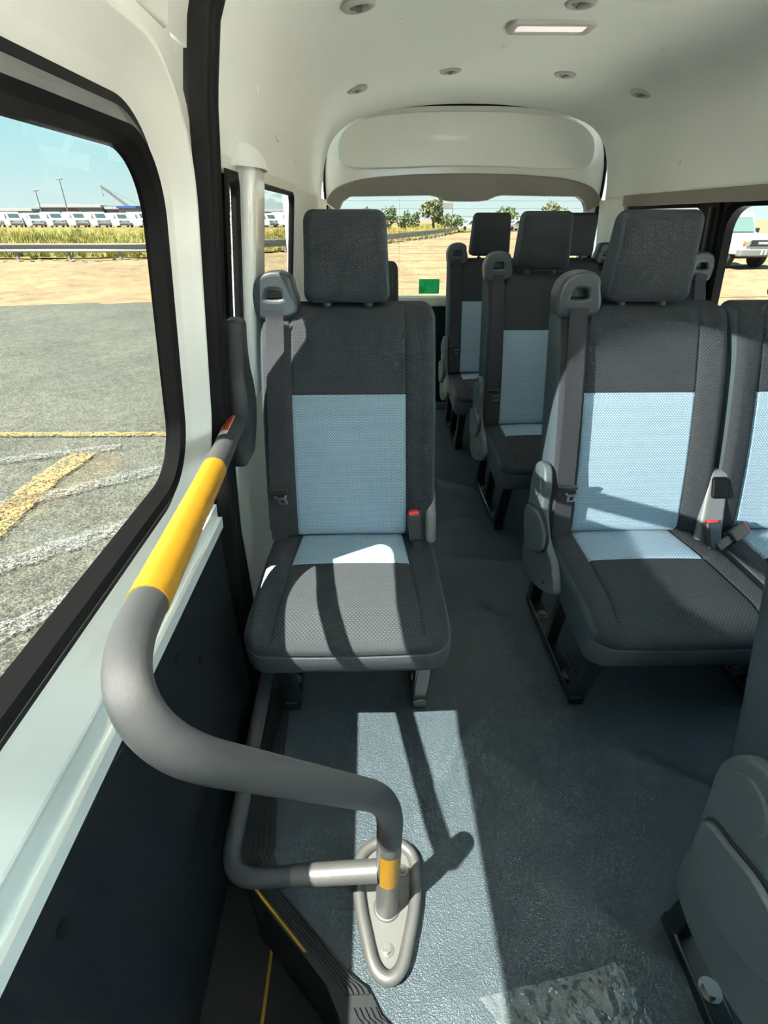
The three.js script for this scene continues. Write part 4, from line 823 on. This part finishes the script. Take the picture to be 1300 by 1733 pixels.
// trees and bushes behind
const leafMat = [std(C(0.115, 0.145, 0.055), 0.9), std(C(0.165, 0.170, 0.085), 0.9), std(C(0.09, 0.125, 0.05), 0.9)];
function tree(name, label, cat, x, d, w, h, mat, group, n = 700) {
  const g = thing(name, label, cat, [x, land(x, Math.min(d, 95)) - 0.05, d], group);
  const lobes = [...Array(7)].map(() => [rr(-0.32, 0.32) * w, rr(0.35, 0.82) * h, rr(-0.3, 0.3) * w, rr(0.2, 0.3)]);
  const pos = [];
  for (let i = 0; i < n; i++) {
    const [lx, ly, lz, lr] = lobes[i % 7], v = new THREE.Vector3(rr(-1, 1), rr(-1, 1), rr(-1, 1)).normalize().multiplyScalar(Math.cbrt(rr(0.3, 1)));
    const c = new THREE.Vector3(lx + v.x * lr * w, Math.max(0.05, ly + v.y * lr * h), lz + v.z * lr * w), s = rr(0.10, 0.2) * Math.max(1, h / 3);
    const a = new THREE.Vector3(rr(-1, 1), rr(-1, 1), rr(-1, 1)).normalize().multiplyScalar(s), b = new THREE.Vector3(rr(-1, 1), rr(-1, 1), rr(-1, 1)).cross(a).normalize().multiplyScalar(s * 0.6);
    for (const [p, q] of [[1, 0], [0, 1], [-1, 0], [1, 0], [-1, 0], [0, -1]]) pos.push(c.x + a.x * p + b.x * q, c.y + a.y * p + b.y * q, c.z + a.z * p + b.z * q);
  }
  const geo = new THREE.BufferGeometry(); geo.setAttribute('position', new THREE.Float32BufferAttribute(pos, 3)); geo.computeVertexNormals();
  part('foliage', geo, mat, g);
  part('trunk', merge([cyl(0.05 * h, 0.03 * h, h * 0.6, [0, h * 0.3, 0], 'y', 8), bar([0, h * 0.4, 0], [0.2 * w, h * 0.7, 0.05], 0.02 * h, 0.02 * h), bar([0, h * 0.35, 0], [-0.2 * w, h * 0.65, -0.05], 0.02 * h, 0.02 * h)]), std(C(0.10, 0.075, 0.05), 0.9), g);
}
tree('tree', 'broad pale green tree in the middle of the rear window', 'tree', 8.3, 76, 3.2, 4.0, leafMat[1], 'trees behind the tailgate', 1400);
for (const [x, d, w, h, m, l] of [[0.4, 78, 2.2, 2.6, 0, 'leftmost bush in the rear window, beside the near headrest'], [2.4, 77, 2.2, 3.0, 2, 'second bush from the left in the rear window'], [4.3, 78, 2.2, 2.5, 0, 'third bush from the left in the rear window'], [6.2, 83, 2.2, 2.4, 2, 'low dark bush left of the broad tree'], [10.6, 82, 2.4, 2.4, 0, 'bush right of the broad tree'], [12.8, 86, 2.2, 2.2, 2, 'small bush under the sign frame']]) tree('bush', l, 'bush', x, d, w, h, leafMat[m], 'bushes behind the tailgate', 500);
for (const [x, d, w, h, m, l] of [[-17.8, 74, 3.2, 5.6, 0, 'tall tree seen in the narrow side window by the door seal'], [-21.8, 80, 3, 4.6, 2, 'shorter tree beside the tall one in the narrow side window'], [30, 95, 5, 4.2, 1, 'hazy tree behind the rear double seat\'s headrests'], [25.5, 108, 5, 3.9, 0, 'hazy tree at the right of the rear window']]) tree('tree', l, 'tree', x, d, w, h, leafMat[m], 'trees around the yard', 900);
{ // sign frame
  const g = thing('sign_frame', 'tall thin sign frame beside the broad tree', 'sign', [11.9, -0.3, 90]);
  part('post', cyl(0.06, 0.05, 3.6, [-0.75, 1.8, 0], 'y', 8), M.steel, g); part('post', cyl(0.06, 0.05, 3.6, [0.75, 1.8, 0], 'y', 8), M.steel, g); part('board', block(-0.8, 0.8, 2.7, 3.5, -0.04, 0.04, 0.01), M.galvanised, g);
}
// saloon cars far behind the tailgate
function car(label, x, d, mat, turn) {
  const g = thing('parked_car', label, 'car', [x, land(x, d) + 0.05, d], 'cars behind the tailgate', turn);
  part('body', extrudeSide([[0, 0.3], [0.02, 0.75], [1.2, 0.95], [1.9, 1.45], [3.2, 1.47], [4.0, 1.0], [4.4, 0.9], [4.45, 0.35]], -0.8, 1.6, 0.05), mat, g);
  for (const s of [-1, 1]) part('side_window', extrudeSide([[1.5, 0.98], [2.0, 1.38], [3.1, 1.40], [3.6, 1.0]], s * 0.86 - 0.01, 0.02, 0.003), M.carGlass, g);
  part('windscreen', sheet(2, 2, (s, t) => [lerp(-0.68, 0.68, s), lerp(1.03, 1.44, t), lerp(1.22, 1.80, t) - 0.05]), M.carGlass, g);
  for (const s of [-1, 1]) for (const dd of [0.85, 3.5]) part('wheel', cyl(0.31, 0.31, 0.2, [s * 0.76, 0.31, dd], 'x', 18), M.tyre, g);
}
car('white car under the sign frame in the rear window', 14.2, 94, M.white, -1.2);
car('dark car beside the white one in the rear window', 18.6, 100, std(C(0.05, 0.09, 0.10), 0.4), -1.2);
car('white car between the rear double seat headrests', 21.8, 94, M.white, -1.0);

// white off-roader on the sand at the right
async function offRoader(label, x, d, turn, text) {
  const g = thing('off_roader', label, 'car', [x, GY + 0.02, d], 'white off-roaders on the sand', turn);
  part('body', merge([extrudeSide([[0.05, 0.55], [0.05, 0.95], [0.12, 1.10], [1.35, 1.18], [1.40, 1.20], [4.6, 1.20], [4.7, 0.6], [4.6, 0.5]], -0.84, 1.68, 0.05), extrudeSide([[1.35, 1.16], [1.75, 1.84], [1.95, 1.92], [4.5, 1.92], [4.65, 1.18]], -0.76, 1.52, 0.05)]), M.suvWhite, g);
  part('windscreen', sheet(4, 4, (s, t) => [lerp(-0.69, 0.69, s) * lerp(1, 0.95, t), lerp(1.27, 1.80, t), lerp(1.345, 1.655, t) - 0.062]), phys(C(0.10, 0.16, 0.145), 0.1), g, 'greenish windscreen');
  for (const s of [-1, 1]) part('side_window', extrudeSide([[1.75, 1.25], [2.0, 1.78], [4.3, 1.78], [4.4, 1.25]], s * 0.815 - 0.01, 0.02, 0.003), M.carGlass, g);
  part('grille', extrude(roundRect(-0.52, 0.52, 0.80, 1.0, 0.03), 0.03, 0.01).translate(0, 0, 0.0), M.darkPlastic, g, 'dark grille');
  for (const s of [-1, 1]) { part('headlamp', cyl(0.10, 0.09, 0.06, [s * 0.62, 0.90, 0], 'z', 28), M.chrome, g); part('indicator', block(s * 0.79 - 0.05, s * 0.79 + 0.05, 0.84, 0.98, -0.02, 0.05, 0.02), std(C(0.7, 0.18, 0.03), 0.4), g, 'orange indicator'); part('mirror', block(s * 1.0 - 0.09, s * 1.0 + 0.09, 1.22, 1.40, 1.5, 1.6, 0.03), M.darkPlastic, g); }
  const bp = part('bumper', pad({ w: 1.8, h: 0.26, t: 0.28, r: 0.05, na: 12, def: (a, b, c) => [a, 0.44 + b, -0.20 + c + 0.12 * (a / 0.9) ** 2] }).main, M.steel, g, 'grey steel bumper');
  for (const q of [-0.09, 0.09]) part('tow_bar', block(q - 0.02, q + 0.02, 0.5, 0.66, -0.24, -0.18, 0.008), M.white, bp);
  for (const s of [-1, 1]) for (const dd of [0.85, 3.7]) { const w = part('wheel', cyl(0.39, 0.39, 0.24, [s * 0.74, 0.39, dd], 'x', 28), M.tyre, g); part('hub', cyl(0.2, 0.18, 0.25, [s * 0.745, 0.39, dd], 'x', 20), M.steel, w); }
  part('underbody', block(-0.7, 0.7, 0.35, 0.6, 0.3, 4.5, 0.03), M.tyre, g);
  if (text) {
    const font = await new FontLoader().loadAsync('fonts/droid/droid_sans_bold.typeface.json');
    const tg = new TextGeometry('TOYOTA', { font, size: 0.085, depth: 0.01, curveSegments: 4 }); tg.computeBoundingBox(); tg.translate(-tg.boundingBox.max.x / 2, 0.858, 0.042);
    part('lettering', tg, M.white, g, 'white grille lettering');
  }
}
await offRoader('white off-roader facing the minibus in the right side window', 15.2, 22.0, 0.15, true);
await offRoader('white off-roader behind, seen over the near headrest', 15.4, 29.5, 0.25, true);
renderer.render(scene, camera);
